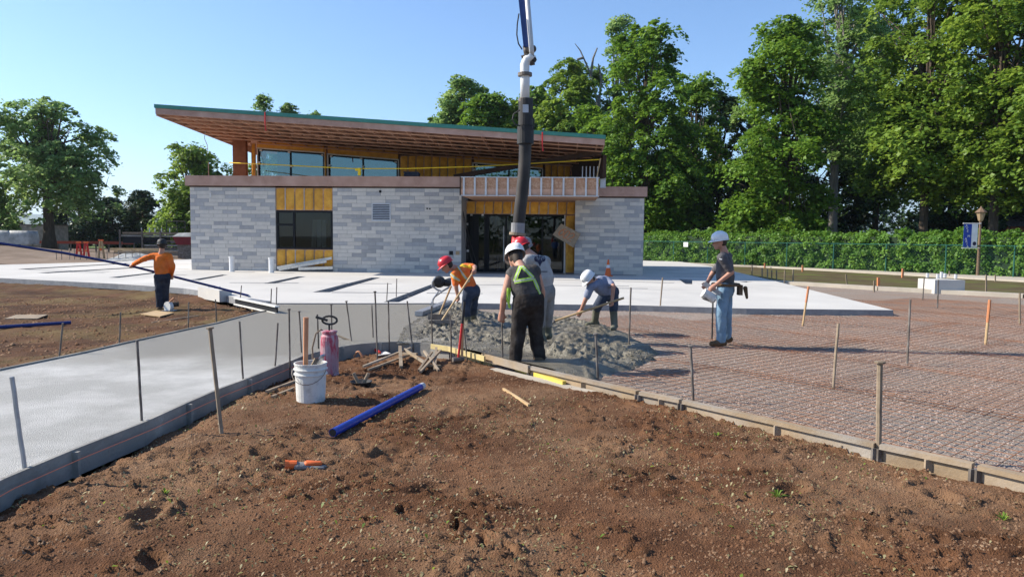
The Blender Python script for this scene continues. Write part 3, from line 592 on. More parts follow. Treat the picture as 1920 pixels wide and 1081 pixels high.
def window(u0, u1, z0, z1, v, mull, glass, ft=0.06, trans=(), zr=None, fm='dark'):
    """frame with mullions; zr: lower top at the right end"""
    zr = z1 if zr is None else zr
    fr = MB(); zt = lambda u: z1 + (zr - z1) * (u - u0) / (u1 - u0)
    fr.box(u0, u1, v, v + 0.09, z0, z0 + ft); fr.box(u0, u0 + ft, v, v + 0.09, z0 + ft, zt(u0) - ft); fr.box(u1 - ft, u1, v, v + 0.09, z0 + ft, zt(u1) - ft)
    fr.hexa([(u0, v, zt(u0) - ft), (u1, v, zt(u1) - ft), (u1, v + 0.09, zt(u1) - ft), (u0, v + 0.09, zt(u0) - ft), (u0, v, zt(u0)), (u1, v, zt(u1)), (u1, v + 0.09, zt(u1)), (u0, v + 0.09, zt(u0))])
    wn = bp('window', fr, M[fm]); us = [u0] + list(mull) + [u1]
    for m_ in mull: bp('mullion', MB().box(m_ - ft / 2, m_ + ft / 2, v + 0.002, v + 0.088, z0 + ft, zt(m_) - ft), M[fm], wn)
    for a, b in zip(us, us[1:]):
        a += ft * 0.5; b -= ft * 0.5
        bp('pane', MB().add([(a, v + 0.05, z0 + 0.03), (b, v + 0.05, z0 + 0.03), (b, v + 0.05, zt(b) - 0.03), (a, v + 0.05, zt(a) - 0.03)], [(0, 1, 2, 3)]), M[glass], wn)
    for (a, b, z) in trans: bp('transom', MB().box(a, b, v + 0.003, v + 0.087, z - ft / 2, z + ft / 2), M[fm], wn)
    return wn
mu = fu(551, 0.05); tz = fz(535, 421, 0.05)
wn = window(U1 + 0.01, U2 - 0.01, wz0, wz1, 0.05, [mu], 'glass', 0.09, [(U1 + 0.1, mu - 0.05, tz)])
# boards and pipes seen inside that window
for x, m, lean in [(582, 'white', 0.12), (594, 'galv', 0), (603, 'galv', 0), (621, 'galv', 0)]:
    a = fu(x, 1.4); bp('interior_board', MB().hexa([(a, 1.4, 0.5), (a + 0.2, 1.4, 0.5), (a + 0.2, 1.45, 0.5), (a, 1.45, 0.5), (a + lean, 1.4, 2.3), (a + 0.2 + lean, 1.4, 2.3), (a + 0.2 + lean, 1.45, 2.3), (a + lean, 1.45, 2.3)]), M['innerw' if m == 'white' else 'galv'])
# white channel lengths leaning below the window are separate things (further down)
# fascia beams
fz1, fz0 = fz(600, 330, -0.1), fz(600, 349, -0.1)
bbox('fascia', -0.16, U3 - 0.03, -0.12, 0.0, fz0, fz1, M['fascia'])
bbox('fascia_underside', 0.0, U1 - 0.02, -0.05, 0.29, WT + 0.003, fz0 - 0.003, M['brownwall']); bbox('fascia_underside', U2 + 0.02, U3 - 0.03, -0.05, 0.29, WT + 0.003, fz0 - 0.003, M['brownwall'])
bbox('roof_deck', -0.1, U3 - 0.03, 0.003, 12.0, fz1 - 0.16, fz1 - 0.05, M['osb'])
bbox('fascia', fu(1122, 0.6), fu(1212, 0.6), 0.56, 0.68, RWT + 0.06, fz(1160, 350, 0.6), M['fascia']); bbox('fascia_underside', fu(1122, .7), U5 - 0.02, 0.69, 0.95, RWT + 0.003, RWT + 0.058, M['brownwall'])
bbox('roof_deck', U3 - 0.027, U4 - 0.003, 2.003, 12.0, fz1 - 0.16, fz1 - 0.05, M['osb'])
bbox('roof_deck', U4, U5 + 0.05, 0.69, 12.0, RWT + 0.1, RWT + 0.2, M['osb'])
# entrance: canopy parapet with steel studs
CV = -2.6; c0, c1 = fu(864, CV), fu(1122, CV); cz1, cz0 = fz(990, 332, CV), fz(990, 367, CV)
bbox('canopy_board', c0, c1, CV, CV + 0.03, cz0, cz1, M['osb']); bbox('canopy_board', c0, c1, CV - 0.012, CV - 0.003, cz0 + 0.02, cz0 + (cz1 - cz0) * 0.36, M['lumber'])
bbox('canopy_deck', c0, c1, CV + 0.033, 2.0, cz0, cz0 + 0.12, M['osb'])
for z in (cz0 - 0.02, cz1 - 0.03): bbox('track', c0, c1, CV - 0.1, CV - 0.014, z, z + 0.03, M['galv'])
nst = 13
for i in range(nst):
    a = c0 + 0.12 + (c1 - c0 - 0.2) * i / (nst - 1); bbox('stud', a - 0.035, a + 0.035, CV - 0.09, CV - 0.018, cz0 + 0.012, cz1 - 0.032, M['galv'])
bp('canopy_edge', MB().box(c0 - 0.05, c0 - 0.004, CV - 0.05, 0.0, cz0, cz1 + 0.03), M['brownwall'])
# entrance wall at the back of the recess
EV = 1.6; e0 = fu(874, EV); e1 = fu(1058, EV); e2 = fu(1079, EV); ez1 = fz(960, 402.5, EV)
foam_bay(U3 + 0.003, e2, ez1 + 0.02, cz0 - 0.01, EV - 0.1, 12, bld)
foam_bay(e1 + 0.04, e2, 0.02, ez1, EV - 0.1, 1, bld)
bbox('post_edge', e2 + 0.003, e2 + 0.05, EV - 0.2, EV, 0.0, cz0 - 0.02, M['column'])
bbox('post_edge', e1 + 0.0, e1 + 0.035, EV - 0.12, EV, 0.0, ez1, M['white'])
du = [fu(x, EV) for x in (885, 916, 949, 974, 1017)]
window(e0, e1 - 0.01, 0.02, ez1, EV, du, 'glass', 0.07)
bbox('door_leaf', du[0] + 0.05, du[0] + 0.3, EV + 0.02, EV + 0.08, 0.09, ez1 - 0.07, M['dark']); bbox('door_leaf', du[1] - 0.2, du[1] - 0.04, EV + 0.02, EV + 0.08, 0.09, ez1 - 0.07, M['dark'])
bp('door_pull', MB().tube([(du[2] - 0.1, EV - 0.06, 0.5), (du[2] - 0.1, EV - 0.06, 2.1)], 0.018), M['galv'])
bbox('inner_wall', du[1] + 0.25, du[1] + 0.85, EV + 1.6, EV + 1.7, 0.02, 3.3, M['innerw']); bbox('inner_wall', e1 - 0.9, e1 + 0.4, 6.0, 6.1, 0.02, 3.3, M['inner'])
for i in range(10):
    x, y = random.choice([(876, 420), (884, 402.5), (905, 402.5), (990, 403), (1005, 416), (1007, 445), (1056, 412), (877, 470), (960, 402.5), (940, 403)]); a, z = fp(x, y, EV - 0.01); bbox('tape_tab', a - 0.05, a + 0.05, EV - 0.012, EV - 0.004, z - 0.05, z + 0.05, M['white'])
for k in range(3):
    a = U3 + 0.02; bp('hanging_cable', MB().tube([(a, 0.4, 2.7), (a + 0.1 + k * 0.12, 0.35, 1.3), (a + 0.28 + 0.2 * k, 0.3, 0.25)], 0.012, 5), M['black'])
# ---- upper storey
UV = 4.0
def ut(x, y): return fp(x, y, UV)
zb = fz1 - 0.04
wins = [(484, 608, 279, 288, [546]), (616, 746, 290, 301, [681]), (888, 1016, 306.5, 317, [953])]
for x0, x1, y0, y1, mm in wins:
    a, za = ut(x0, y0); b, zbb = ut(x1, y1); window(a, b, zb, za, UV, [fu(x, UV) for x in mm], 'glass_up', 0.07, zr=zbb)
    bp('window_trim', MB().box(a - 0.06, a - 0.003, UV - 0.03, UV + 0.05, zb, za + 0.05).box(b + 0.003, b + 0.06, UV - 0.03, UV + 0.05, zb, zbb + 0.05).hexa([(a - 0.06, UV - 0.03, za + 0.003), (b + 0.06, UV - 0.03, zbb + 0.003), (b + 0.06, UV + 0.05, zbb + 0.003), (a - 0.06, UV + 0.05, za + 0.003), (a - 0.06, UV - 0.03, za + 0.06), (b + 0.06, UV - 0.03, zbb + 0.06), (b + 0.06, UV + 0.05, zbb + 0.06), (a - 0.06, UV + 0.05, za + 0.06)]), M['offwhite'])
    for x, y in [(x0 + 5, y0 + 3), (x1 - 4, y1 + 3), (mm[0] - 4, (y0 + y1) / 2 + 2), (x0 + 2, (y0 + 330) / 2), (mm[0], 312)]:
        q, z = ut(x, y); bbox('tape_tab', q - 0.06, q + 0.06, UV - 0.016, UV - 0.008, z - 0.04, z + 0.04, M['white'])
def rz_at(u): return fz(484, 264, UV) + (u - fu(484, UV)) * SLOPE          # underside of roof at the upper wall
RV0 = -2.0
rl, rzl = fp(291, 197, RV0); rr_, rzr = fp(1134, 255, RV0); SLOPE = (rzr - rzl) / (rr_ - rl)
for x0, x1, n in [(471, 483, 1), (609, 615, 1), (748, 886, 9), (1018, 1070, 4)]:
    a, b = fu(x0, UV) + 0.06, fu(x1, UV) - 0.06
    foam_bay(min(a, b - 0.1), b, zb, rz_at((a + b) / 2) - 0.1, UV - 0.03, n, bld, 'oldwood')
for x0, x1, y0, y1, mm in wins:      # foam band over each window
    a, b = fu(x0, UV), fu(x1, UV); za = fz(x0, y0, UV); z1 = fz(x1, y1, UV)
    bp('header', MB().hexa([(a, UV, za + 0.065), (b, UV, z1 + 0.065), (b, UV + 0.1, z1 + 0.065), (a, UV + 0.1, za + 0.065), (a, UV, rz_at(a)), (b, UV, rz_at(b)), (b, UV + 0.1, rz_at(b)), (a, UV + 0.1, rz_at(a))]), M['foam'])
a, b = fu(442, UV - 0.2), fu(466, UV - 0.2); bbox('column', a, b, UV - 0.4, UV - 0.15, zb, rz_at(a) + 0.02, M['column'])
a0 = fu(1070, UV); a1 = fu(1128, -0.3)
bp('wing_wall', MB().hexa([(a0, UV, zb), (a1, -0.3, zb), (a1 + 0.15, -0.3, zb), (a0 + 0.15, UV, zb), (a0, UV, rz_at(a0)), (a1, -0.3, rz_at(a1) + 0.0), (a1 + 0.15, -0.3, rz_at(a1) + 0.0), (a0 + 0.15, UV, rz_at(a0))]), M['brownwall'])
for i in range(5): a = fu(1090 + i * 7, 0.2); bbox('stud', a - 0.02, a + 0.02, -0.1, -0.05, zb - 0.1, zb + 0.5, M['galv'])
bbox('side_board', fu(1124, 0), fu(1134, 0), 0.0, 0.1, fz(1130, 352, 0), fz(1130, 305, 0), M['galv'])
bp('beam', MB().beam((fu(850, 1), 1.2, fz(860, 350, 1) + 0.45), (fu(1125, -0.5), -0.6, fz(1120, 285, -0.5)), 0.14, 0.2), M['brownwall'])
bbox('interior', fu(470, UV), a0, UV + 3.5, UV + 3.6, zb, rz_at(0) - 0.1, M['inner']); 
# ---- roof: sloping sideways, deck over joists and battens
RV1 = 9.0; DROP = 0.05
def rt(u, v, dz=0.0): return (u, v, rzl + (u - rl) * SLOPE - DROP * (v - RV0) + dz)
def slopebox(u0, u1, v0, v1, dz0, dz1): return MB().hexa([rt(u0, v0, dz0), rt(u1, v0, dz0), rt(u1, v1, dz0), rt(u0, v1, dz0), rt(u0, v0, dz1), rt(u1, v0, dz1), rt(u1, v1, dz1), rt(u0, v1, dz1)])
roof = bp('roof', slopebox(rl + 0.03, rr_ - 0.03, RV0 + 0.05, RV1, -0.13, -0.03), M['deck'])
bp('fascia', slopebox(rl, rr_, RV0, RV0 + 0.045, -0.36, -0.125), M['fascia'], roof)
bp('fascia', slopebox(rl, rl + 0.045, RV0 + 0.048, RV1, -0.425, -0.125), M['fascia'], roof); bp('fascia', slopebox(rr_ - 0.045, rr_, RV0 + 0.048, RV1, -0.36, -0.125), M['fascia'], roof)
bp('roof_edge', slopebox(rl - 0.03, rr_ + 0.03, RV0 - 0.04, RV0 + 0.1, -0.12, 0.03), M['green'], roof); bp('roof_edge', slopebox(rl - 0.03, rl + 0.08, RV0 + 0.103, RV1, -0.12, 0.03), M['green'], roof)
bp('roof_membrane', slopebox(rl + 0.083, rr_, RV0 + 0.103, RV1, -0.027, 0.01), M['green'], roof)
for i in range(7):
    v = RV0 + 0.4 + i * 0.9; bp('batten', slopebox(rl + 0.05, rr_ - 0.05, v, v + 0.07, -0.41, -0.37), M['lumber'], roof)
nj = 24
for i in range(nj):
    u = rl + 0.3 + (rr_ - rl - 0.6) * i / (nj - 1); bp('joist', slopebox(u, u + 0.042, RV0 + 0.06, UV + 0.6, -0.33, -0.135), M['lumber'], roof)
for i in range(24):                      # diagonal bracing between the joists
    u = rl + 4.2 + i * 0.55; a = Vector(rt(u, RV0 + 2.6, -0.37)); b = Vector(rt(u + 0.45, RV0 + 5.2, -0.16)); bp('brace', MB().beam(a, b, 0.04, 0.07), M['lumber'], roof)
for x, y, s in [(497, 217, 1), (1017, 255, 0.8)]:      # red cord on the roof edge
    u, z = fp(x, y, RV0 - 0.05); bp('red_cord', MB().tube([(u, RV0 - 0.06, z + 0.15), (u, RV0 - 0.06, z - 0.35), (u + 0.03, RV0 - 0.06, z - 0.6)], 0.028, 6), M['red'])
u, z = fp(385, 247, 1.0); bp('loose_wire', MB().tube([(u, 1, z + 0.02), (u - 0.05, 1, z - 0.3), (u + 0.08, 1, z - 0.6), (u + 0.1, 1, z - 0.95)], 0.015, 5), M['galv'])
a = fu(393, 0.2); bbox('rod', a - 0.012, a + 0.012, 0.19, 0.215, fz1, fz1 + 0.62, M['lumber'])
# yellow rope line along the terrace with a marker
def B3(x, y, v): u, z = fp(x, y, v); return WB @ Vector((u, v, z))
tp = [B3(430, 305, 2.0), B3(520, 309, 0.2), B3(660, 316, 0.0), B3(760, 316, 0.0), B3(900, 312, -0.2), B3(1126, 299, -0.8)]
tag(obj('guard_rope', MB().tube(tp, 0.022, 6), M['yellow']), 'taut yellow guard rope strung along the terrace edge', 'rope')
tp2 = B3(1126, 299, -0.8); mb = MB().beam(B3(1119, 333, -0.8), tp2 + Vector((0, 0, 0.05)), 0.07, 0.05); tag(obj('rope_post', mb, M['wood']), 'leaning pale timber post holding the yellow guard rope', 'post')
p = B3(674, 329, -0.05); mb = MB().box(p.x - 0.06, p.x + 0.06, p.y - 0.06, p.y + 0.06, p.z, p.z + 0.32).box(p.x - 0.18, p.x - 0.062, p.y - 0.05, p.y + 0.05, p.z + 0.2, p.z + 0.3); tag(obj('rope_anchor', mb, M['yellow']), 'yellow anchor block standing on the brown terrace beam', 'anchor')
p = B3(772, 326, 0.6); tag(obj('slate_stack', MB().box(p.x - .33, p.x + .33, p.y - .2, p.y + .2, p.z - 0.1, p.z - .03).box(p.x - .3, p.x + .36, p.y - .2, p.y + .2, p.z - .027, p.z + 0.03).box(p.x - .34, p.x + .3, p.y - .2, p.y + .2, p.z + .033, p.z + 0.08), M['c_denimd']), 'small stack of dark boards lying on the terrace roof', 'boards')
# white vent pipes and steel channels at the wall foot
for x, y0, y1, lb in [(435, 482, 509, 'white pipe stub before the block wall, nearer the pavilion corner'), (509, 484, 511, 'white pipe stub before the block wall, beside the foam window bay')]:
    b = G(x, y1, ZP); h = D(x, y0, b.y).z; tag(obj('pipe_stub', MB().lathe((b.x, b.y, ZP - 0.08), [(0.11, 0), (0.11, h - 0.1), (0.125, h - 0.09), (0.125, h - 0.03), (0.1, h - 0.03), (0.1, h - 0.06)], 16), M['white']), lb, 'pipe', 'white pipe stubs')
for i, (a, b, lb) in enumerate([((520, 502), (622, 484), 'upper white steel channel leaning below the foam window bay'), ((523, 505), (612, 490), 'lower white steel channel leaning below the foam window bay'), ((560, 504), (624, 502), 'white steel channel lying flat below the foam window bay')]):
    tag(obj('steel_channel', MB().beam(B3(*a, -0.25 - 0.1 * i), B3(*b, -0.1 - 0.1 * i), 0.08, 0.1).beam(B3(*a, -0.3 - 0.1 * i) + Vector((0, 0, .05)), B3(*b, -0.15 - 0.1 * i) + Vector((0, 0, .05)), 0.02, 0.03), M['offwhite']), lb, 'channel')
# spray painted board on the entrance post
sgn = empty('painted_board', B3(1062, 440, EV - 1.2), 'tilted plywood board spray painted orange 602 before the entrance post', 'sign')
cc = [B3(1052, 419, EV - 1.2), B3(1089, 438, EV - 1.2), B3(1075, 464, EV - 1.2), B3(1036, 440, EV - 1.2)]
n_ = (cc[1] - cc[0]).cross(cc[3] - cc[0]).normalized(); n_ = n_ if n_.y < 0 else -n_
obj('board', MB().hexa([c - n_ * 0.03 for c in cc] + [c for c in cc]), M['oldwood'], sgn)
def strokes(name, m, frame, strokes_, r, parent):
    mb = MB()
    for st in strokes_:
        mb.tube([frame(a, b) for a, b in st], r, 5)
    return obj(name, mb, m, parent)
def fr_sign(a, b): return cc[0] + (cc[1] - cc[0]) * a + (cc[3] - cc[0]) * b + n_ * 0.004
def arc(cx, cy, rx, ry, t0, t1, n=14): return [(cx + rx * math.cos(t0 + (t1 - t0) * i / n), cy + ry * math.sin(t0 + (t1 - t0) * i / n)) for i in range(n + 1)]
strokes('painted_number', M['orange_paint'], fr_sign, [[(0.36, 0.2), (0.24, 0.3)] + arc(0.27, 0.58, 0.09, 0.22, -2.6, 3.6), arc(0.5, 0.52, 0.09, 0.3, 0, 6.3), arc(0.73, 0.4, 0.09, 0.18, -3.0, 0.5, 8) + [(0.64, 0.82), (0.86, 0.82)]], 0.022, sgn)
o = obj('sign_post', MB().beam((cc[2] + cc[3]) / 2 + Vector((0.1, .05, 0.1)), Vector((((cc[2] + cc[3]) / 2).x + .12, ((cc[2] + cc[3]) / 2).y + .05, ZP)), 0.05, 0.05), M['oldwood'], sgn)
# ================================================================ TREES AND HEDGE
def leaf_cloud(centres, radii, normals, per, size, seed, flat=0.35, up=0.55):
    """clumps of leaf-sized quads: arrays of clump centres, radii and facing"""
    g = np.random.default_rng(seed); k = len(centres)
    C = np.repeat(centres, per, 0); Rr = np.repeat(radii, per); N = np.repeat(normals, per, 0); n = len(C)
    t_c = np.repeat(g.random(k), per)
    d = g.standard_normal((n, 3)); d /= np.linalg.norm(d, axis=1)[:, None]
    rr = g.random(n) ** 0.45
    off = d * (rr * Rr)[:, None]; off -= N * (np.sum(off * N, 1) * (1 - flat))[:, None]
    droop = np.sum(off * off, 1) / (Rr + 1e-6) * 0.35
    P = C + off; P[:, 2] -= droop
    nn = N * 0.7 + g.standard_normal((n, 3)) * 0.55 + np.array([0, 0, up]); nn /= np.linalg.norm(nn, axis=1)[:, None]
    a = np.cross(nn, g.standard_normal((n, 3))); a /= np.linalg.norm(a, axis=1)[:, None] + 1e-9; b = np.cross(nn, a)
    s = size * g.uniform(0.6, 1.35, n); w_ = s * g.uniform(0.35, 0.5, n); bend = nn * (s * g.uniform(-0.1, 0.22, n))[:, None]
    V = np.stack([P - a * (s * .5)[:, None] - bend, P + b * w_[:, None], P + a * (s * .5)[:, None] - bend, P - b * w_[:, None]], 1).reshape(-1, 3)
    tint = np.clip(0.6 * t_c + 0.4 * g.random(n), 0, 1)
    return V, np.repeat(tint, 4)
def crown_mesh(name, lobes, nclump, per, size, m, seed, crad=(0.5, 1.1), flat=0.35, inner=0.4):
    g = np.random.default_rng(seed); L_ = np.array(lobes, float)
    wgt = (L_[:, 3] * L_[:, 4] * L_[:, 5]) ** (2 / 3); idx = g.choice(len(L_), nclump, p=wgt / wgt.sum())
    d = g.standard_normal((nclump, 3)); d /= np.linalg.norm(d, axis=1)[:, None]
    r = np.where(g.random(nclump) < inner, g.uniform(0.3, 0.85, nclump), g.uniform(0.8, 1.22, nclump))
    C = L_[idx, :3] + d * L_[idx, 3:6] * r[:, None]
    N = d * 0.55 + np.array([0, 0, 0.75]); N /= np.linalg.norm(N, axis=1)[:, None]
    rad = crad[0] * 0.7 + (crad[1] * 1.15 - crad[0] * 0.7) * g.random(nclump) ** 1.6
    V, t = leaf_cloud(C, rad, N, per, size, seed + 1, flat)
    return np_mesh(name, V, np.arange(len(V)).reshape(-1, 4), m, t)
def trunk_mesh(name, h, r, lobes, seed, m, split=0.35, lean=(0, 0)):
    g = random.Random(seed); mb = MB(); top = Vector((lean[0], lean[1], h))
    pts = []
    for i in range(9):
        t = i / 8; pts.append(Vector((lean[0] * t + g.uniform(-1, 1) * 0.12 * t, lean[1] * t + g.uniform(-1, 1) * 0.12 * t, h * t)))
    rad = [r * (1.35 if i == 0 else 1) * (1 - 0.85 * i / 8) for i in range(9)]
    mb.tube(pts, rad, 9)
    for lb in lobes:
        c = Vector(lb[:3])
        for k in range(2):
            t = g.uniform(split, 0.8); s = pts[0].lerp(pts[-1], t); e = c + Vector((g.uniform(-1, 1) * lb[3], g.uniform(-1, 1) * lb[4], g.uniform(-0.3, 0.8) * lb[5])) * 0.7
            if (e - s).length < 0.5: continue
            md = s.lerp(e, 0.5) + Vector((g.uniform(-.3, .3), g.uniform(-.3, .3), 0.12 * (e - s).length)); rr = r * (1 - 0.85 * t) * 0.55
            mb.tube([s, s.lerp(md, .5), md, e], [rr, rr * .8, rr * 0.55, rr * 0.15], 6)
            for q in range(3):
                e2 = md.lerp(e, g.random()); f = e2 + Vector((g.uniform(-1, 1), g.uniform(-1, 1), g.uniform(0, 1))) * lb[3] * 0.45; mb.tube([e2, e2.lerp(f, .5) + Vector((0, 0, .1)), f], [rr * .35, rr * .2, rr * .06], 5)
    return mesh(name, mb.v, mb.f, m, True)
def mk_lobes(h, wd, z0, n, seed, cone=0.5):
    """uneven crown: lobes from z0 to h, half width wd, narrowing upwards by cone"""
    g = random.Random(seed); L_ = []
    m = int(n * 2.2)
    for i in range(m):
        t = (i + g.uniform(0.1, 0.9)) / m; z = z0 + (h - z0) * t; k = math.sin(math.pi * (0.2 + 0.74 * t)) ** 0.7 * (1 - cone * 0.55 * t) * g.uniform(0.75, 1.1); a = i * 2.4 + g.uniform(-.7, .7); d = wd * k * g.uniform(0.3, 0.85)
        s = wd * g.uniform(0.2, 0.4) * (1.1 - 0.45 * t); L_.append((d * math.cos(a), d * math.sin(a), min(z, h - s * 0.6), s * 1.15, s * 1.15, s * g.uniform(0.55, 0.95)))
    L_.append((g.uniform(-.2, .2) * wd, 0, h - wd * 0.22, wd * 0.22, wd * 0.22, wd * 0.26)); return L_
def tree(name, px, by, Y, z, label, h, wd, z0, n, seed, m, bark='bark', nclump=260, per=60, size=0.26, cone=0.5, crad=(0.5, 1.2), tr=0.28, group=None, inner=0.35, lean=(0, 0)):
    x = D(px, 440, Y).x; t = empty(name, (x, Y, z), label, 'tree', group); lb = mk_lobes(h, wd, z0, n, seed, cone)
    link('trunk', trunk_mesh('trunk', h * 0.92, tr, lb, seed, M[bark], lean=lean), t)
    c = link('crown', crown_mesh('crown', lb, nclump, per, size, M[m], seed, crad, inner=inner), t)
    return t
def topz(px, py, Y): return D(px, py, Y).z
# left side
tree('broad_tree', 92, 468, 62, 0.25, 'large spreading shade tree with a dark trunk beside the wrapped pallets', topz(100, 196, 62), 6.9, 4.6, 11, 11, 'leaf_c', nclump=520, per=60, size=0.28, cone=0.45, crad=(0.5, 1.2), tr=0.5)
tree('broad_tree', 362, 460, 76, 0, 'yellow green tree rising behind the left end of the pavilion', topz(370, 272, 76), 5.4, 1.5, 9, 12, 'leaf_b', nclump=380, per=60, size=0.32, crad=(0.6, 1.3), tr=0.3)
for i, (px, ty, wd, lb) in enumerate([(150, 352, 3.6, 'dark evergreen shrub tree just behind the large shade tree'), (212, 372, 3.4, 'dark evergreen shrub tree behind the two red hoses'), (268, 362, 3.4, 'dark evergreen shrub tree behind the lumber rack'), (18, 398, 3.0, 'dark green shrub tree behind the wrapped pallets')]):
    tree('shrub_tree', px, 460, 82, 0, lb, topz(px, ty, 82), wd, 0.3, 6, 30 + i, 'leaf_d', nclump=200, per=60, size=0.34, cone=0.3, crad=(0.6, 1.2), tr=0.16, group='dark shrub trees beyond the yard')
tree('shrub_tree', -25, 460, 60, 0, 'green tree leaning in behind the wrapped pallet stack at the yard edge', topz(0, 330, 60), 2.6, 0.5, 6, 41, 'leaf_c', nclump=140, per=60, size=0.3)
tree('shrub_tree', 322, 462, 90, 0, 'sunlit green shrub between the lumber rack and the pavilion', topz(320, 385, 90), 2.6, 0.3, 5, 43, 'leaf_a', nclump=130, per=60, size=0.3)
# behind the roof
for i, (px, ty, wd) in enumerate([(500, 182, 3.4), (548, 192, 3.0), (588, 210, 2.0)]):
    tree('roof_top_tree', px, 440, 95, 0, ['blue green tree top showing over the roof left of the red cord', 'blue green tree top just right of the highest one over the roof', 'small tree tip peeping over the roof beyond the blue green tops'][i], topz(px, ty, 95), wd, 3, 9, 50 + i, 'leaf_c', nclump=260, per=60, size=0.3, cone=0.9, tr=0.2)
bgl = [(815, 222, 2.2, 'leaf_c', 'low blue green tree over the roof left of the pump hose'), (868, 148, 2.8, 'leaf_c', 'slender airy tree behind the roof left of the pump hose'), (925, 172, 2.6, 'leaf_a', 'dense green tree behind the roof touching the pump pipe'), (1005, 164, 2.8, 'leaf_a', 'bright green tree behind the roof right of the pump pipe'), (1062, 112, 3.4, 'leaf_b', 'yellow green tree behind the roof below the bare branches'), (960, 195, 2.2, 'leaf_b', 'small tree behind the pump hose over the roof'), (1040, 190, 3.2, 'leaf_b', 'round yellow green crown close behind the right roof end'), (1100, 205, 3.0, 'leaf_a', 'green crown just behind the right roof corner'), (895, 186, 2.6, 'leaf_a', 'green crown filling in beside the slender airy tree'), (985, 200, 2.4, 'leaf_c', 'blue green crown directly behind the pump hose'), (840, 196, 1.9, 'leaf_c', 'narrow blue green crown left of the slender airy tree'), (1082, 150, 2.8, 'leaf_b', 'yellow green crown under the bare dead branches')]
for i, (px, ty, wd, m, lb) in enumerate(bgl):
    Y = 84 - (i % 3) * 5 - (12 if i in (6, 7) else 0); tree('park_tree', px, 440, Y, 0, lb, topz(px, ty, Y), wd * 1.6, 2.0, 11, 60 + i, m, nclump=380, per=60, size=0.34, cone=0.55, tr=0.22, group='trees behind the pavilion')
# right side wood
rt_ = [  # px, top y, Y, half width, z0, lobes, material, clumps, label, leaf size, cone, bark
 (1150, 30, 78, 2.9, 10.5, 8, 'leaf_c', 190, 'tall thin grey green tree with bare branches behind the maple', 0.3, 0.2, 'barkg'),
 (1205, 50, 60, 5.9, 3.0, 13, 'leaf_a', 760, 'dense dark maple standing right beside the pavilion', 0.28, 0.5, 'bark'),
 (1300, 145, 66, 4.6, 3.5, 9, 'leaf_a', 330, 'shaded green tree in the gap beside the dense maple', 0.3, 0.4, 'bark'),
 (1345, 175, 72, 3.6, 1.0, 8, 'leaf_d', 300, 'dark tree filling the gap between the two maples', 0.32, 0.3, 'bark'),
 (1405, 130, 70, 3.0, 3.0, 8, 'leaf_c', 200, 'thin grey green tree left of the sunlit maple', 0.3, 0.5, 'barkg'),
 (1465, 35, 50, 4.4, 1.6, 13, 'leaf_a', 640, 'sunlit maple with low sweeping boughs behind the hedge', 0.25, 0.42, 'bark'),
 (1560, -60, 58, 5.6, 8.0, 12, 'leaf_c', 560, 'tall airy grey green tree with pale limbs over the hedge', 0.25, 0.2, 'barkg'),
 (1640, -90, 64, 5.2, 5.5, 11, 'leaf_a', 420, 'mid green tree between the pale limbed tree and the great maple', 0.3, 0.3, 'bark'),
 (1730, -120, 47, 5.6, 5.2, 14, 'leaf_b', 800, 'great yellow green maple hanging over the hedge', 0.25, 0.25, 'bark'),
 (1860, -140, 43, 5.2, 5.0, 13, 'leaf_b', 720, 'great yellow green maple over the street lamp', 0.24, 0.2, 'bark'),
 (2010, -140, 40, 5.0, 4.8, 12, 'leaf_b', 420, 'yellow green maple beyond the brick house corner', 0.24, 0.2, 'bark'),
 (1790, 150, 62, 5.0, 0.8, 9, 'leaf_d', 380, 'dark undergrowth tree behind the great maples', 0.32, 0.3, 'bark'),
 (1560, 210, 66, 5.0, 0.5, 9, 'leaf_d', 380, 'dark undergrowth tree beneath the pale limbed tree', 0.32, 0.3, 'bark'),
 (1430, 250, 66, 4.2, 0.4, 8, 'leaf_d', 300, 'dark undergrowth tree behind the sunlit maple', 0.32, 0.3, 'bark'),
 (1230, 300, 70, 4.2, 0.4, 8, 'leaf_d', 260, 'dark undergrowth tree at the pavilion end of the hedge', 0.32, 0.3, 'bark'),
 (1930, 200, 56, 4.5, 0.6, 8, 'leaf_d', 300, 'dark undergrowth tree behind the brick house', 0.32, 0.3, 'bark')]
for i, (px, ty, Y, wd, z0, n, m, nc, lb, sz, cone, bk) in enumerate(rt_):
    tree('wood_tree', px, 440, Y, 0, lb, topz(px, ty, Y), wd, z0, n, 80 + i, m, bark=bk, nclump=nc, per=64, size=sz, cone=cone, crad=(0.5, 1.25), tr=0.3 if i != 6 else 0.42, group='trees of the wood beyond the hedge', inner=0.3)
# bare dead branches left of the tall thin tree
mb = MB(); b0 = D(1118, 190, 77)
for pts in [[(1122, 200), (1108, 140), (1088, 95), (1078, 82)], [(1108, 140), (1112, 110), (1120, 90)], [(1095, 108), (1082, 112)], [(1122, 200), (1128, 150), (1122, 120)]]:
    mb.tube([D(x, y, 77) for x, y in pts], [0.16, 0.11, 0.07, 0.03][:len(pts)], 5)
mb.tube([Vector((D(1122, 200, 77).x, 77, 0)), D(1122, 200, 77)], [0.25, 0.16], 7)
tag(obj('dead_tree', mb, M['barkg']), 'bare dead tree with a few grey branches behind the dense maple', 'tree')
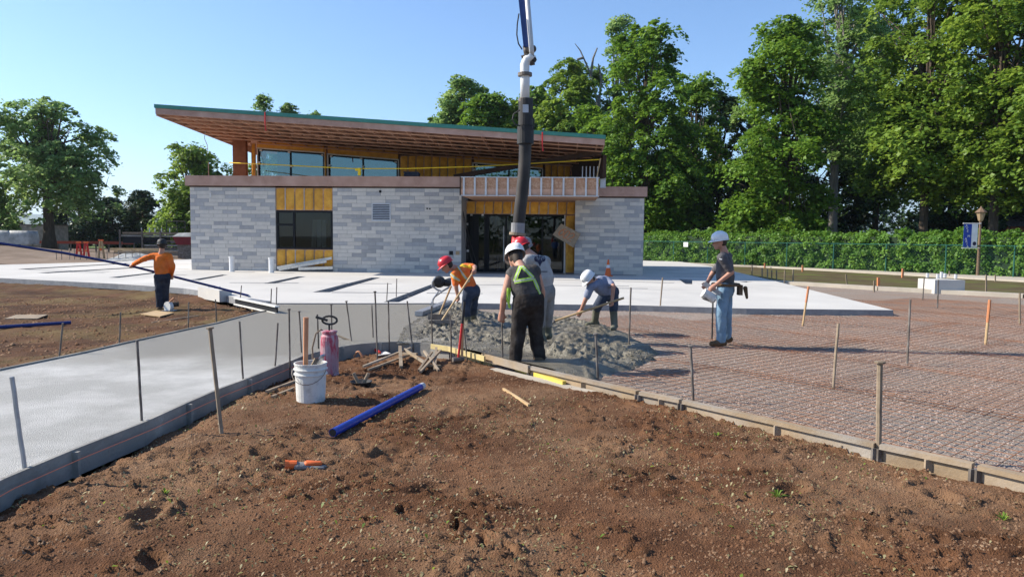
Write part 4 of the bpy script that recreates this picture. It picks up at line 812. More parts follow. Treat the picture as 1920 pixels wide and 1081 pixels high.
# far wood behind all of them, one mass
def mass(name, label, x0, x1, Y, ztop, n, m, seed):
    g = np.random.default_rng(seed); C = np.stack([g.uniform(x0, x1, n), Y + g.uniform(-4, 4, n), ztop * g.random(n)], 1); N = np.tile([0, -0.4, 0.9], (n, 1)); V, t = leaf_cloud(C, g.uniform(0.9, 1.8, n), N, 36, 0.5, seed)
    return tag(link(name, np_mesh(name, V, np.arange(len(V)).reshape(-1, 4), m, t)), label, 'wood', kind='stuff')
mass('far_wood', 'dark mass of the wood far behind the hedge', 6, 75, 84, 9.0, 600, M['leaf_d'], 5)
mass('far_shrubs', 'low dark shrubs along the far side of the yard', -62, -12, 96, 2.6, 260, M['leaf_d'], 6)
mass('wood_behind', 'wood on the other side of the site, mirrored in the doors', -30, 40, -45, 14.0, 600, M['leaf_a'], 8)

# hedge behind a chain link fence
fa = G(1205, 490.5, 0.02); fb = G(1920, 523, 0.02); fdir = (fb - fa); flen0 = fdir.length; fdir.normalize(); fb2 = fa + fdir * (flen0 + 9)
fn = Vector((-fdir.y, fdir.x, 0)); fn = fn if fn.y > 0 else -fn
hl = (fb2 - fa).length; g = np.random.default_rng(3)
def hedge_piece():
    n = 1900; s = g.uniform(-1, hl, n); face = g.random(n) < 0.62; hz = np.where(face, g.uniform(0.15, 2.0, n), 2.0 + 0.16 * g.standard_normal(n) + 0.3 * (fbm(s * 0.6, s * 0 + 3.0, 3) - 0.5)); dpt = np.where(face, 0.45 + 0.22 * g.standard_normal(n) + 0.5 * (fbm(s * 0.8, hz * 1.1, 3) - 0.4), g.uniform(0.5, 2.0, n))
    C = np.array(fa)[None] + np.outer(s, np.array(fdir)) + np.outer(dpt, np.array(fn)); C[:, 2] = hz
    N = np.where(face[:, None], -np.array(fn)[None] * 0.8 + np.array([0, 0, .5]), np.array([0, 0, 1.0])[None]); N = N / np.linalg.norm(N, axis=1)[:, None]
    V, t = leaf_cloud(C, g.uniform(0.2, 0.42, n), N, 46, 0.13, 4, 0.5, 0.3); return np_mesh('foliage', V, np.arange(len(V)).reshape(-1, 4), M['leaf_h'], t)
hd = empty('hedge', fa + fn, 'long clipped green hedge behind the chain link fence', 'hedge'); me = hedge_piece(); me.transform(Matrix.Translation(-(fa + fn))); link('foliage', me, hd)
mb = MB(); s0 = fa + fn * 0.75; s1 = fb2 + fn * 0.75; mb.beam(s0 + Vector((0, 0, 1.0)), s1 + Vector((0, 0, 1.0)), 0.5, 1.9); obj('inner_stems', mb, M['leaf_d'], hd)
fnc = empty('chain_fence', fa, 'green chain link fence with posts in front of the hedge', 'fence')
npst = int(hl / 3.05)
for i in range(npst + 1):
    p = fa + fdir * (i * 3.05); obj('post', MB().tube([p, p + Vector((0, 0, 1.58))], 0.035, 8), M['fgreen'], fnc)
obj('top_rail', MB().tube([fa + Vector((0, 0, 1.55)), fb2 + Vector((0, 0, 1.55))], 0.022, 6), M['fgreen'], fnc)
mb = MB(); st = 0.15; hgt = 1.48
for i in range(int(hl / st)):
    for sg in (1, -1):
        a = fa + fdir * (i * st) + Vector((0, 0, 0.04)); b = a + fdir * (sg * hgt * 0.9) + Vector((0, 0, hgt)); mb.tube([a, b], 0.0022, 3, False)
o = obj('wire_netting', mb, M['fgreen'], fnc); o['kind'] = 'stuff'
p = fa + fdir * 4.2 - fn * 0.05; tag(obj('fence_sign', MB().beam(p + fdir * -0.2 + Vector((0, 0, 1.35)), p + fdir * 0.2 + Vector((0, 0, 1.35)), 0.02, 0.32), M['white']), 'small white notice on the chain link fence', 'sign')
# ================================================================ PEOPLE
JOBS = []                                # (builder, voxel, smooth, wrinkle, finish(mesh))
def job(mb, vox, it, wr, fin): JOBS.append((mb, vox, it, wr, fin))
def run_jobs():
    tmp = []
    for mb, vox, it, wr, fin in JOBS:
        o = bpy.data.objects.new('tmp', mesh('tmp', mb.v, mb.f, None)); COL.objects.link(o)
        r = o.modifiers.new('r', 'REMESH'); r.mode = 'VOXEL'; r.voxel_size = vox
        s = o.modifiers.new('s', 'SMOOTH'); s.factor = 0.5; s.iterations = it; tmp.append(o)
    dg = bpy.context.evaluated_depsgraph_get()
    mes = [bpy.data.meshes.new_from_object(o.evaluated_get(dg)) for o in tmp]
    for o in tmp: bpy.data.objects.remove(o)
    for me, (mb, vox, it, wr, fin) in zip(mes, JOBS):
        n = len(me.vertices); co = np.empty(n * 3, np.float32); me.vertices.foreach_get('co', co); co = co.reshape(-1, 3)
        if wr:
            no = np.empty(n * 3, np.float32); me.vertices.foreach_get('normal', no); no = no.reshape(-1, 3)
            h = (fbm(co[:, 0] * 14 + co[:, 1] * 9 + 50, co[:, 2] * 9 + co[:, 1] * 5, 3, 0.6) - 0.5) * 2; co = co + no * (h * wr)[:, None]; me.vertices.foreach_set('co', np.ascontiguousarray(co, np.float32).ravel())
        me.polygons.foreach_set('use_smooth', np.ones(len(me.polygons), bool)); me.update(); fin(me)
    JOBS.clear()
def lerp(a, b, t): return a + (b - a) * t
def hand_parts(mb, el, ha, curl, k=1.0, side=1):
    d = (ha - el).normalized(); cu = (curl - d * curl.dot(d)); cu = cu.normalized() if cu.length > 1e-3 else d.orthogonal().normalized(); w_ = d.cross(cu)
    pe = ha + d * 0.075 * k
    mb.limb(ha, 0.03 * k, pe, 0.032 * k, w_, 1.35, 10)
    for i, L_ in enumerate((0.036, 0.042, 0.04, 0.03)):
        b = pe + w_ * ((i - 1.5) * 0.021 * k) + d * 0.015; m1 = b + (d * 0.6 + cu * 0.75) * L_ * k; e = m1 + (cu * 0.7 - d * 0.6) * L_ * 0.9 * k
        mb.limb(b, 0.0105 * k, m1, 0.01 * k, n=8); mb.limb(m1, 0.01 * k, e, 0.0085 * k, n=8)
    b = ha + d * 0.02 + w_ * (0.035 * side * k); m1 = b + (w_ * side * 0.5 + d * 0.6 + cu * 0.6) * 0.035 * k; mb.limb(b, 0.013 * k, m1, 0.011 * k, n=8); mb.limb(m1, 0.011 * k, m1 + (d * 0.5 + cu * 0.8) * 0.03 * k, 0.009 * k, n=8)
def person(label, Y0, J, hf, hu, shirt, pants, boot, sleeve=0.7, hat=None, curl=(0, 1, -0.2), boots_h=0.35, s=1.0, shirt_pads=(), group='construction workers', long_hair=False, toes=None, belly=1.0):
    """J: joints as (pixel x, pixel y, distance offset); hf, hu: head forward and up"""
    P = {k: D(v[0], v[1], Y0 + v[2]) for k, v in J.items()}
    base = Vector(((P['anL'].x + P['anR'].x) / 2, (P['anL'].y + P['anR'].y) / 2, min(P['anL'].z, P['anR'].z) - 0.08))
    hf = Vector(hf).normalized(); hu = Vector(hu); hu = (hu - hf * hu.dot(hf)).normalized(); hs = hf.cross(hu)
    q = Matrix((hs, hf, hu)).transposed().to_quaternion()
    cu = Vector(curl); h = P['head']; nk = P['neck']; shm = (P['shL'] + P['shR']) / 2; hpm = (P['hipL'] + P['hipR']) / 2
    lat = (P['shR'] - P['shL']).normalized(); lath = (P['hipR'] - P['hipL']); lath = lath.normalized() if lath.length > 0.02 else lat
    body = MB(); ry = 0.098 * s
    body.ell(h, 0.076 * s, ry, 0.112 * s, q, 16, 12)
    body.limb(h + hf * 0.045 * s - hu * 0.03 * s, 0.06 * s, h + hf * 0.062 * s - hu * 0.085 * s, 0.04 * s)      # jaw
    body.limb(h + hf * 0.1 * s + hu * 0.005, 0.012 * s, h + hf * 0.118 * s - hu * 0.03 * s, 0.017 * s, n=8)       # nose
    body.limb(h + hf * 0.098 * s - hu * 0.058 * s + hs * -0.018, 0.011, h + hf * 0.098 * s - hu * 0.058 * s + hs * 0.018, 0.011, n=8)   # mouth
    body.limb(h + hf * 0.09 * s + hu * 0.03 * s - hs * 0.04, 0.014, h + hf * 0.09 * s + hu * 0.03 * s + hs * 0.04, 0.014, n=8)          # brow
    for sg in (-1, 1): body.limb(h + hs * sg * 0.078 * s + hu * 0.02, 0.014, h + hs * sg * 0.08 * s - hu * 0.025, 0.011, n=8)           # ears
    body.limb(h - hu * 0.06 * s - hf * 0.02, 0.056 * s, nk, 0.058 * s); body.limb(nk, 0.06 * s, shm, 0.075 * s)
    wst = lerp(shm, hpm, 0.62)
    def torso(mb, e):
        mb.limb(lerp(P['shL'], shm, 0.12), 0.062 * s + e, lerp(P['shR'], shm, 0.12), 0.062 * s + e)
        mb.limb(lerp(shm, hpm, 0.14), 0.105 * s + e, wst, (0.108 * s + e) * belly, lat, 1.38, 16); mb.limb(wst, (0.108 * s + e) * belly, hpm if e == 0 else lerp(shm, hpm, 0.88), 0.115 * s + e - (0.012 if e else 0), lath, 1.3, 16)
    torso(body, 0)
    for a in 'LR':
        body.limb(P['sh' + a], 0.056 * s, P['el' + a], 0.043 * s); body.limb(P['el' + a], 0.043 * s, P['ha' + a], 0.029 * s); hand_parts(body, P['el' + a], P['ha' + a], cu, s, 1 if a == 'L' else -1)
        body.limb(P['hip' + a], 0.085 * s, P['kn' + a], 0.058 * s); body.limb(P['kn' + a], 0.058 * s, P['an' + a], 0.042 * s)
        td = Vector(toes[a] if toes else (0, 1, 0)).normalized(); body.limb(P['an' + a] - Vector((0, 0, 0.02)) - td * 0.03, 0.042 * s, P['an' + a] + td * 0.14 * s - Vector((0, 0, 0.045)), 0.03 * s)
    root = link('person', mesh('person', [(0, 0, 0)], [], M['skin']), None, base); W[root.name] = Matrix.Translation(base); tag(root, label, 'person', group)
    iv = Matrix.Translation(-base)
    def fin_body(me): me.transform(iv); me.materials.clear(); me.materials.append(M['skin']); root.data = me
    job(body, 0.0135, 3, 0, fin_body)
    parts = {}
    def garment(name, mb, m, vox=0.0165, it=4, wr=0.012):
        def fin(me, name=name, m=m):
            parts[name + '_bvh'] = BVHTree.FromPolygons([v.co.copy() for v in me.vertices], [tuple(p.vertices) for p in me.polygons])
            me.transform(iv); me.materials.clear(); me.materials.append(M[m]); parts[name] = link(name, me, root)
        job(mb, vox, it, wr, fin)
    sh = MB(); torso(sh, 0.022)
    for a in 'LR':
        if sleeve > 0:
            t = min(1, sleeve); e = lerp(P['sh' + a], P['el' + a], t); sh.limb(P['sh' + a], 0.078 * s, e, 0.066 * s)
            if sleeve > 1: sh.limb(P['el' + a], 0.064 * s, lerp(P['el' + a], P['ha' + a], sleeve - 1), 0.047 * s)
    garment('shirt', sh, shirt)
    tr = MB(); tr.limb(lerp(hpm, shm, 0.06), 0.132 * s, lerp(hpm, shm, -0.08), 0.137 * s, lath, 1.3, 16)
    for a in 'LR':
        tr.limb(P['hip' + a], 0.108 * s, P['kn' + a], 0.083 * s); tr.limb(P['kn' + a], 0.083 * s, lerp(P['kn' + a], P['an' + a], 1 - boots_h if boots_h > 0.4 else 0.93), 0.074 * s)
    garment('trousers', tr, pants, wr=0.014)
    for a in 'LR':
        bt = MB(); td = Vector(toes[a] if toes else (0, 1, 0)).normalized(); an = P['an' + a]
        bt.limb(lerp(P['kn' + a], an, 1 - boots_h), 0.072 * s if boots_h > 0.4 else 0.06, an, 0.062 * s); bt.limb(an - Vector((0, 0, 0.02)) - td * 0.04, 0.06 * s, an + td * 0.15 * s - Vector((0, 0, 0.035)), 0.047 * s, td.cross(Vector((0, 0, 1))), 1.1)
        garment('boot', bt, boot, wr=0.002)
    # hair, then hat
    def hair():
        hb = MB(); hb.ell(h - hf * 0.018 + hu * 0.012, 0.084 * s, 0.092 * s, 0.115 * s, q, 16, 10)
        if long_hair: hb.limb(h - hf * 0.06, 0.08, h - hf * 0.075 - hu * 0.12, 0.06)
        cut = [i for i, v in enumerate(hb.v)]; obj('hair', hb, M['hair'], root, smooth=True)
    hair()
    if hat:
        hb = MB(); n = 24; rings = [(1.0, 0.0), (1.0, 0.25), (0.94, 0.55), (0.78, 0.8), (0.5, 0.95), (0.2, 1.0), (0.02, 1.005)]
        c = h + hu * 0.035 * s; rx, ry_, rz = 0.112 * s, 0.138 * s, 0.125 * s; vs_ = []
        for r, z in rings:
            for j in range(n):
                a = 2 * math.pi * j / n; vs_.append(c + q @ Vector((rx * r * math.cos(a), ry_ * r * math.sin(a), rz * z)))
        o_ = len(rings); fs_ = [(i * n + j, i * n + (j + 1) % n, (i + 1) * n + (j + 1) % n, (i + 1) * n + j) for i in range(o_ - 1) for j in range(n)]
        hb.add(vs_, fs_); ht = obj('hard_hat' if hat[1] else 'cap', hb, M[hat[0]], root, smooth=True)
        bb = MB(); ins = []; outs = []; lo = []
        for j in range(n + 1):
            a = 2 * math.pi * j / n; f_ = max(0, math.sin(a)) * (1 if not hat[2] else 1); k = 1.08 + 0.34 * f_ ** 2
            ins.append(c + q @ Vector((rx * 0.98 * math.cos(a), ry_ * 0.98 * math.sin(a), 0.006))); outs.append(c + q @ Vector((rx * 1.09 * math.cos(a), ry_ * k * math.sin(a), -0.012 - 0.01 * f_))); lo.append(outs[-1] - hu * 0.006)
        m_ = n + 1; bb.add(ins + outs + lo, [(j, j + 1, m_ + j + 1, m_ + j) for j in range(n)] + [(m_ + j, m_ + j + 1, 2 * m_ + j + 1, 2 * m_ + j) for j in range(n)] + [(2 * m_ + j, 2 * m_ + j + 1, j + 1, j) for j in range(n)])
        obj('brim', bb, M[hat[0]], ht, smooth=True)
        if hat[1]:
            rb = MB(); rb.tube([c + q @ Vector((0, ry_ * 1.0 * math.cos(t), rz * math.sin(t) + 0.004)) for t in np.linspace(0.25, 2.9, 10)], 0.013, 6); obj('ridge', rb, M[hat[0]], ht, smooth=True)
    return root, P, parts, base
def decal(part_bvh, px_pts, width, m, name, root, base, closed=False, lift=0.006):
    """a strip of tape or print laid on the garment"""
    pts = []
    dense = []
    for (a, b) in zip(px_pts, px_pts[1:]):
        k = max(2, int(math.hypot(b[0] - a[0], b[1] - a[1]) / 1.5))
        dense += [(a[0] + (b[0] - a[0]) * i / k, a[1] + (b[1] - a[1]) * i / k) for i in range(k)]
    dense.append(px_pts[-1])
    for x, y in dense:
        d = ray(x, y).normalized(); hit = part_bvh.ray_cast(Vector((0, 0, H)), d)
        if hit[0] is not None: pts.append((hit[0], hit[1] if hit[1].dot(d) < 0 else -hit[1]))
    if len(pts) < 2: return
    vs_ = []
    for i, (p, n_) in enumerate(pts):
        t = pts[min(i + 1, len(pts) - 1)][0] - pts[max(i - 1, 0)][0]; w_ = t.cross(n_); w_ = w_.normalized() * width / 2 if w_.length > 1e-6 else Vector((width / 2, 0, 0))
        vs_ += [p + n_ * lift - w_, p + n_ * lift + w_]
    mb = MB().add(vs_, [(2 * i, 2 * i + 1, 2 * i + 3, 2 * i + 2) for i in range(len(pts) - 1)]); obj(name, mb, M[m], root)

# orange shirt with float pole: back to the camera
pA = person('worker in orange long sleeved shirt and dark cap holding the long blue pole', 17.3, dict(
    head=(304, 460, 0.02), neck=(303, 471, 0), shL=(286, 480, 0), shR=(317, 480, 0), elL=(266, 487, -0.1), haL=(249, 496, 0.05), elR=(324, 500, -0.02), haR=(322, 516, 0.2),
    hipL=(297, 518, 0), hipR=(311, 518, 0), knL=(298, 549, -0.03), anL=(299, 577, 0), knR=(310, 548, 0.08), anR=(312, 577, 0.15)), (-0.5, 0.8, -0.15), (0, 0, 1), 'c_orange', 'c_navy', 'boot', sleeve=1.9, hat=('black', 0, 0), curl=(0, 0.3, -1), boots_h=0.22, toes=dict(L=(-0.3, 1, 0), R=(0.6, 0.8, 0)))
# red helmet raking
pB = person('worker in red hard hat and orange safety vest raking the wet concrete', 13.0, dict(
    head=(838, 497, -0.1), neck=(849, 501, -0.05), shL=(853, 514, -0.2), shR=(874, 500, 0.15), elL=(855, 537, -0.25), haL=(858, 553, -0.22), elR=(890, 500, 0.02), haR=(890, 507, -0.2),
    hipL=(879, 545, -0.1), hipR=(890, 543, 0.12), knL=(873, 578, -0.15), anL=(877, 607, -0.1), knR=(886, 576, 0.12), anR=(888, 600, 0.3)), (-0.75, -0.15, -0.5), (-0.5, 0, 0.85), 'c_vest', 'c_denimd', 'wellie', sleeve=0.75, hat=('helmet_r', 1, 0), curl=(-0.7, -0.3, -0.4), boots_h=0.55, toes=dict(L=(-1, -0.2, 0), R=(-1, 0.2, 0)))
# charcoal tank top, seen from behind
pC = person('worker in charcoal sleeveless top with neon braces and white hard hat at the timber form', 9.15, dict(
    head=(966, 482, 0.32), neck=(974, 495, 0.18), shL=(958, 513, 0.05), shR=(1004, 508, 0.08), elL=(945, 558, -0.02), haL=(941, 588, 0.05), elR=(1016, 548, 0.2), haR=(1012, 588, 0.35),
    hipL=(978, 562, -0.02), hipR=(1004, 562, 0), knL=(972, 622, 0.02), anL=(966, 678, 0), knR=(1004, 624, 0.12), anR=(1012, 672, 0.12)), (-0.35, 0.8, -0.55), (-0.1, 0.5, 0.8), 'c_tank', 'c_black', 'boot', sleeve=0, hat=('helmet_w', 1, 0), curl=(0.2, 0.8, -0.4), boots_h=0.2, toes=dict(L=(-0.25, 1, 0), R=(0.3, 1, 0)), s=1.14, long_hair=True)
# grey tee with printed back
pD = person('worker in grey T-shirt with a black lily print and red hard hat', 10.9, dict(
    head=(979, 466, 0.12), neck=(991, 474, 0.06), shL=(990, 487, -0.12), shR=(1023, 490, 0.15), elL=(986, 515, -0.1), haL=(975, 535, 0.15), elR=(1020, 525, 0.35), haR=(1000, 545, 0.4),
    hipL=(1014, 545, -0.08), hipR=(1028, 543, 0.1), knL=(1012, 590, -0.1), anL=(1014, 632, -0.05), knR=(1026, 588, 0.1), anR=(1026, 626, 0.2)), (-0.6, 0.65, -0.45), (-0.4, 0.1, 0.9), 'c_grey', 'c_sweat', 'wellie', sleeve=0.75, hat=('helmet_r', 1, 0), curl=(-0.3, 0.8, -0.4), boots_h=0.5, toes=dict(L=(-0.6, 0.8, 0), R=(-0.4, 0.9, 0)), belly=1.2, s=1.1)
# hose handler, nearly hidden
pE = person('worker in grey hard hat and blue shirt guiding the pump hose, mostly hidden', 11.9, dict(
    head=(985, 463, 0), neck=(987, 476, 0), shL=(968, 487, 0), shR=(1008, 487, 0), elL=(962, 512, -0.1), haL=(966, 530, -0.25), elR=(1010, 514, -0.05), haR=(985, 528, -0.25),
    hipL=(978, 535, 0), hipR=(998, 535, 0), knL=(978, 582, -0.03), anL=(978, 624, 0), knR=(998, 582, -0.03), anR=(999, 624, 0)), (-0.4, -0.9, -0.3), (0, 0, 1), 'c_blue', 'c_denimd', 'wellie', sleeve=0.8, hat=('helmet_g', 1, 0), curl=(0, -0.8, -0.3), boots_h=0.5, toes=dict(L=(0, -1, 0), R=(0.2, -1, 0)))
# bent over the shovel
pF = person('worker in white hard hat and blue grey T-shirt bent low over a shovel', 12.9, dict(
    head=(1105, 523, -0.25), neck=(1114, 526, -0.16), shL=(1108, 537, -0.28), shR=(1135, 524, 0.0), elL=(1098, 561, -0.3), haL=(1089, 582, -0.2), elR=(1150, 536, -0.25), haR=(1148, 562, -0.28),
    hipL=(1136, 549, -0.02), hipR=(1150, 546, 0.12), knL=(1119, 575, -0.12), anL=(1115, 604, 0.05), knR=(1150, 578, 0.0), anR=(1152, 610, -0.1)), (-0.55, -0.5, -0.65), (-0.65, -0.2, 0.7), 'c_bluetee', 'c_denimd', 'wellie', sleeve=0.75, hat=('helmet_w', 1, 0), curl=(-0.5, -0.2, -0.8), boots_h=0.85, toes=dict(L=(-1, -0.4, 0), R=(-0.3, -1, 0)))
# standing on the mesh
pG = person('worker in white hard hat, charcoal T-shirt and light jeans standing on the wire mesh', 11.4, dict(
    head=(1350, 453, 0.0), neck=(1358, 470, 0), shL=(1353, 483, -0.2), shR=(1364, 481, 0.2), elL=(1372, 510, -0.22), haL=(1340, 535, -0.22), elR=(1336, 512, 0.18), haR=(1326, 530, 0.08),
    hipL=(1358, 540, -0.1), hipR=(1363, 540, 0.1), knL=(1352, 590, -0.1), anL=(1352, 640, -0.05), knR=(1362, 590, 0.1), anR=(1363, 633, 0.22)), (-1, -0.1, -0.12), (-0.1, 0, 1), 'c_charc', 'c_jean', 'boot', sleeve=0.8, hat=('helmet_w', 1, 0), curl=(-0.6, 0.2, -0.7), boots_h=0.2, toes=dict(L=(-1, -0.1, 0), R=(-1, 0.2, 0)), belly=1.1)
# someone inside the doorway
yh = (WB @ Vector((fu(935, EV + 0.9), EV + 0.9, 0))).y
pH = person('person in dark clothes standing behind the glass of the entrance', yh, dict(
    head=(936, 432, 0), neck=(936, 440, 0), shL=(929, 445, 0), shR=(943, 445, 0), elL=(926, 458, 0), haL=(924, 469, -0.1), elR=(946, 458, 0), haR=(944, 470, 0.1),
    hipL=(933, 468, 0), hipR=(940, 468, 0), knL=(933, 486, 0), anL=(933, 502, 0), knR=(940, 486, 0), anR=(941, 502, 0)), (-0.7, -0.6, 0), (0, 0, 1), 'c_charc', 'c_denimd', 'boot', sleeve=0.8, group='construction workers', toes=dict(L=(-.7, -.6, 0), R=(-.5, -.8, 0)))
run_jobs()
# tape and prints
rC, PC, ptC, bC = pC; bv = ptC['shirt_bvh']
for pts in ([(976, 499), (965, 527)], [(965, 528), (999, 522)], [(978, 499), (1000, 521)], [(1000, 522), (1008, 540), (1013, 553)]):
    decal(bv, pts, 0.05, 'neon', 'brace', rC, bC); decal(bv, pts, 0.018, 'silver', 'reflective_strip', rC, bC, lift=0.009)
mb = MB().tube([D(953, 540, 9.1), D(951, 560, 9.1), D(956, 577, 9.12)], 0.016, 6).tube([D(957, 540, 9.12), D(955, 562, 9.1), D(954, 575, 9.12)], 0.012, 6); obj('loose_brace', mb, M['neon'], rC)
rB, PB, ptB, bB = pB; bv = ptB['shirt_bvh']
for pts in ([(856, 494), (862, 506), (872, 520), (880, 528)], [(844, 512), (852, 520), (862, 526)]):
    decal(bv, pts, 0.06, 'c_yellow', 'yellow_band', rB, bB, lift=0.005); decal(bv, pts, 0.035, 'silver', 'reflective_strip', rB, bB, lift=0.009)
for k in range(5): decal(bv, [(862 + k * 4, 494 + k), (868 + k * 4, 500 + k)], 0.07, 'c_yellow', 'yellow_panel', rB, bB, lift=0.004)
rD, PD, ptD, bD = pD; bv = ptD['shirt_bvh']
def fleur(cx, cy, s):
    L_ = [arc(0, -0.62, 0.24, 0.34, 0.6, 5.7, 16), [(-0.2, -0.45), (-0.12, 0.1), (0, 0.9)], [(0.2, -0.45), (0.12, 0.1), (0, 0.9)], arc(-0.5, -0.05, 0.34, 0.34, 0.7, 5.6, 14), arc(0.5, -0.05, 0.34, 0.34, 2.4, -2.4, 14), arc(-0.55, 0.0, 0.14, 0.14, 0, 6.3, 10), arc(0.55, 0.0, 0.14, 0.14, 0, 6.3, 10), [(-0.4, 0.28), (0.4, 0.28)], [(-0.35, 0.38), (-0.1, 0.6), (0, 0.95)], [(0.35, 0.38), (0.1, 0.6), (0, 0.95)]]
    return [[(cx + x * s, cy + y * s * 1.15) for x, y in st] for st in L_]
for st in fleur(1012, 486, 11.5): decal(bv, st, 0.017, 'inkblack', 'shirt_print', rD, bD, lift=0.005)
decal(bv, [(1012, 509), (1026, 509)], 0.012, 'inkblack', 'shirt_print', rD, bD, lift=0.005)
rG, PG, ptG, bG = pG; bv = ptG['shirt_bvh']; decal(bv, [(1349, 485), (1354, 486)], 0.02, 'white', 'chest_logo', rG, bG)
# tool belt on the standing worker
hp = (PG['hipL'] + PG['hipR']) / 2 + Vector((0, 0, 0.06)); n = 20
obj('tool_belt', MB().tube([hp + Vector((0.2 * math.cos(2 * math.pi * i / n), 0.215 * math.sin(2 * math.pi * i / n), 0)) for i in range(n + 1)], 0.026, 6, False), M['boot'], rG)
obj('tool_pouch', MB().box(hp.x + 0.17, hp.x + 0.23, hp.y - 0.14, hp.y - 0.02, hp.z - 0.16, hp.z + 0.0).limb(hp + Vector((0.28, -0.1, -0.05)), 0.035, hp + Vector((0.31, -0.1, -0.2)), 0.02), M['boot'], rG)
# ================================================================ STAKES, FORMS, TOOLS
Z = Vector((0, 0, 1))
def dz(x, y): return float(dirt_h(np.array([x]), np.array([y]))[0])
def stake(top, base, z, label, group, m='steel', r=0.011, cap=False, tip=None, Ysh=0.0, sq=False, bury=0.08):
    b = G(base[0], base[1], z); t = D(top[0], top[1], b.y + Ysh); d = (t - b).normalized()
    e = empty('stake', b, label, 'stake', group) if (cap or tip) else None
    mb = MB()
    if sq: mb.beam(b - d * bury, t, r * 2, r * 2)
    else:
        k = 6; pts = [b - d * bury] + [b.lerp(t, i / k) + Vector((random.uniform(-1, 1), random.uniform(-1, 1), 0)) * 0.0018 for i in range(k)] + [t]; mb.tube(pts, r, 7)
    if e is None: return tag(obj('stake', mb, M[m]), label, 'stake', group)
    obj('shaft', mb, M[m], e)
    if cap: obj('cap', MB().lathe(t - d * 0.008, [(r * 1.1, 0), (r * 1.9, 0.004), (r * 1.9, 0.016), (r * 0.8, 0.02)], 8, d), M[m], e)
    if tip: obj('painted_tip', MB().tube([b.lerp(t, 1 - tip), t + d * 0.003], r * 1.12, 7) if not sq else MB().beam(b.lerp(t, 1 - tip), t + d * 0.003, r * 2.2, r * 2.2), M['orange_paint'], e)
    return e
GP, GL = 'steel stakes along the near path form', 'steel stakes along the far path edge'
tag_near = 'thin steel stake standing against the curved near path form'
for t, b, lb, kw in [((22, 706), (46, 878), 'blue grey steel stake at the near path form farthest from the bucket', dict(m='alu', r=0.015)), ((257, 637), (266, 789), 'tall thin steel stake on the path form between blue grey and wooden stakes', {}), ((449, 602), (456, 711), 'steel stake on the path form, first beyond the leaning wooden stake', {})]:
    stake(t, b, ZP - 0.01, lb, GP, **kw)
stake((394, 615), (416, 816), 0.02, 'tall leaning wooden stake in the dirt before the path form', GP, m='oldwood', r=0.017, cap=True)
for t, b in [((521, 605), (515, 703)), ((542, 580), (544, 700)), ((561, 584), (566, 676)), ((595, 589), (598, 668)), ((621, 571), (623, 661)), ((649.5, 565), (661, 653)), ((697, 571), (700, 646)), ((703, 547), (708, 680)), ((728, 564), (730, 656)), ((763.5, 564), (774, 657)), ((809, 573), (811, 660)), ((845, 590), (846, 671))]:
    stake(t, b, 0.02, tag_near, GP, cap=random.random() < 0.4)
for t, b in [((118, 605), (111, 673)), ((226, 585), (224, 647)), ((354, 566), (353, 619)), ((404, 561), (406.5, 607)), ((453, 535), (449.5, 573))]:
    stake(t, b, 0.05, 'rusty steel stake at the far edge of the path by the dirt field', GL)
for t, b in [((509, 541), (507.6, 583)), ((519, 538), (517.7, 584)), ((727, 530), (725, 566)), ((744, 522), (743, 558))]:
    stake(t, b, ZP - 0.02, 'slim steel pin set where path meets white slab', 'pins between path and slab', r=0.012)
GR = 'stakes on the gravel bed'
for t, b, lb, kw in [((941, 596), (942.5, 690), 'steel stake gripped by the worker in the charcoal sleeveless top', {}), ((1117, 626), (1121, 712), 'short steel stake with flat head on the timber form beside the wet heap', dict(cap=True, r=0.016)), ((1183, 539), (1179, 649), 'tall steel stake rising from the edge of the wet heap', dict(r=0.014)),
                      ((1242.6, 520), (1237, 584), 'pale stake with orange foot against the slab edge', dict(m='oldwood', r=0.018)), ((1336.7, 562), (1335, 636), 'dark steel rod under the hands of the standing worker', dict(m='black', r=0.014)), ((1295, 649), (1300, 752), 'short capped steel stake on the timber form below the standing worker', dict(cap=True, r=0.014)),
                      ((1516, 537), (1505, 611), 'slanted wooden stake with orange top near the slab corner', dict(m='wood', r=0.02, tip=0.4)), ((1572, 606), (1562, 729), 'slanted grey stake on the mesh between slab corner and form', dict(m='oldwood', r=0.016)), ((1707, 561), (1701, 684), 'tall dark steel stake alone on the mesh right of the slab corner', dict(r=0.015)),
                      ((1856, 562), (1848, 646), 'wooden stake with orange painted top far out on the mesh', dict(m='wood', r=0.022, tip=0.5)), ((1912, 549), (1912, 609), 'grey stake at the far end of the mesh below the kerb', dict(m='oldwood', r=0.02)), ((1650, 679), (1647, 862), 'stout wooden stake nailed to the near timber form', dict(m='oldwood', r=0.022, cap=True)),
                      ((1759.6, 524), (1757.7, 578), 'rusty stake before the concrete footing', dict(r=0.018)), ((1733, 520), (1730, 563), 'rusty stake between the orange posts and the concrete footing', dict(r=0.018))]:
    stake(t, b, 0.0, lb, GR, **kw)
for t, b in [((1429, 502), (1429, 526)), ((1439, 504), (1439, 526)), ((1447, 506), (1447, 527)), ((1456, 506), (1456, 527)), ((1471.5, 506), (1471, 535)), ((1487, 505), (1487, 530)), ((1410, 496), (1410, 517)), ((1639, 526), (1639, 546)), ((1586, 514), (1588, 533)), ((1849, 515), (1849, 550)), ((1780, 508), (1780, 520)), ((1866, 515), (1866, 527))]:
    stake(t, b, 0.02, 'thin survey stake along the far kerb before the hedge', 'survey stakes along the far kerb', m='oldwood', r=0.02, sq=True)
for t, b in [((1434, 493), (1434, 502)), ((1505, 497), (1505, 509)), ((1693, 503), (1692, 520)), ((1647, 520), (1647, 541))]:
    stake(t, b, 0.02, 'short orange marker post along the far kerb', 'orange marker posts', m='orange_paint', r=0.04, sq=True)

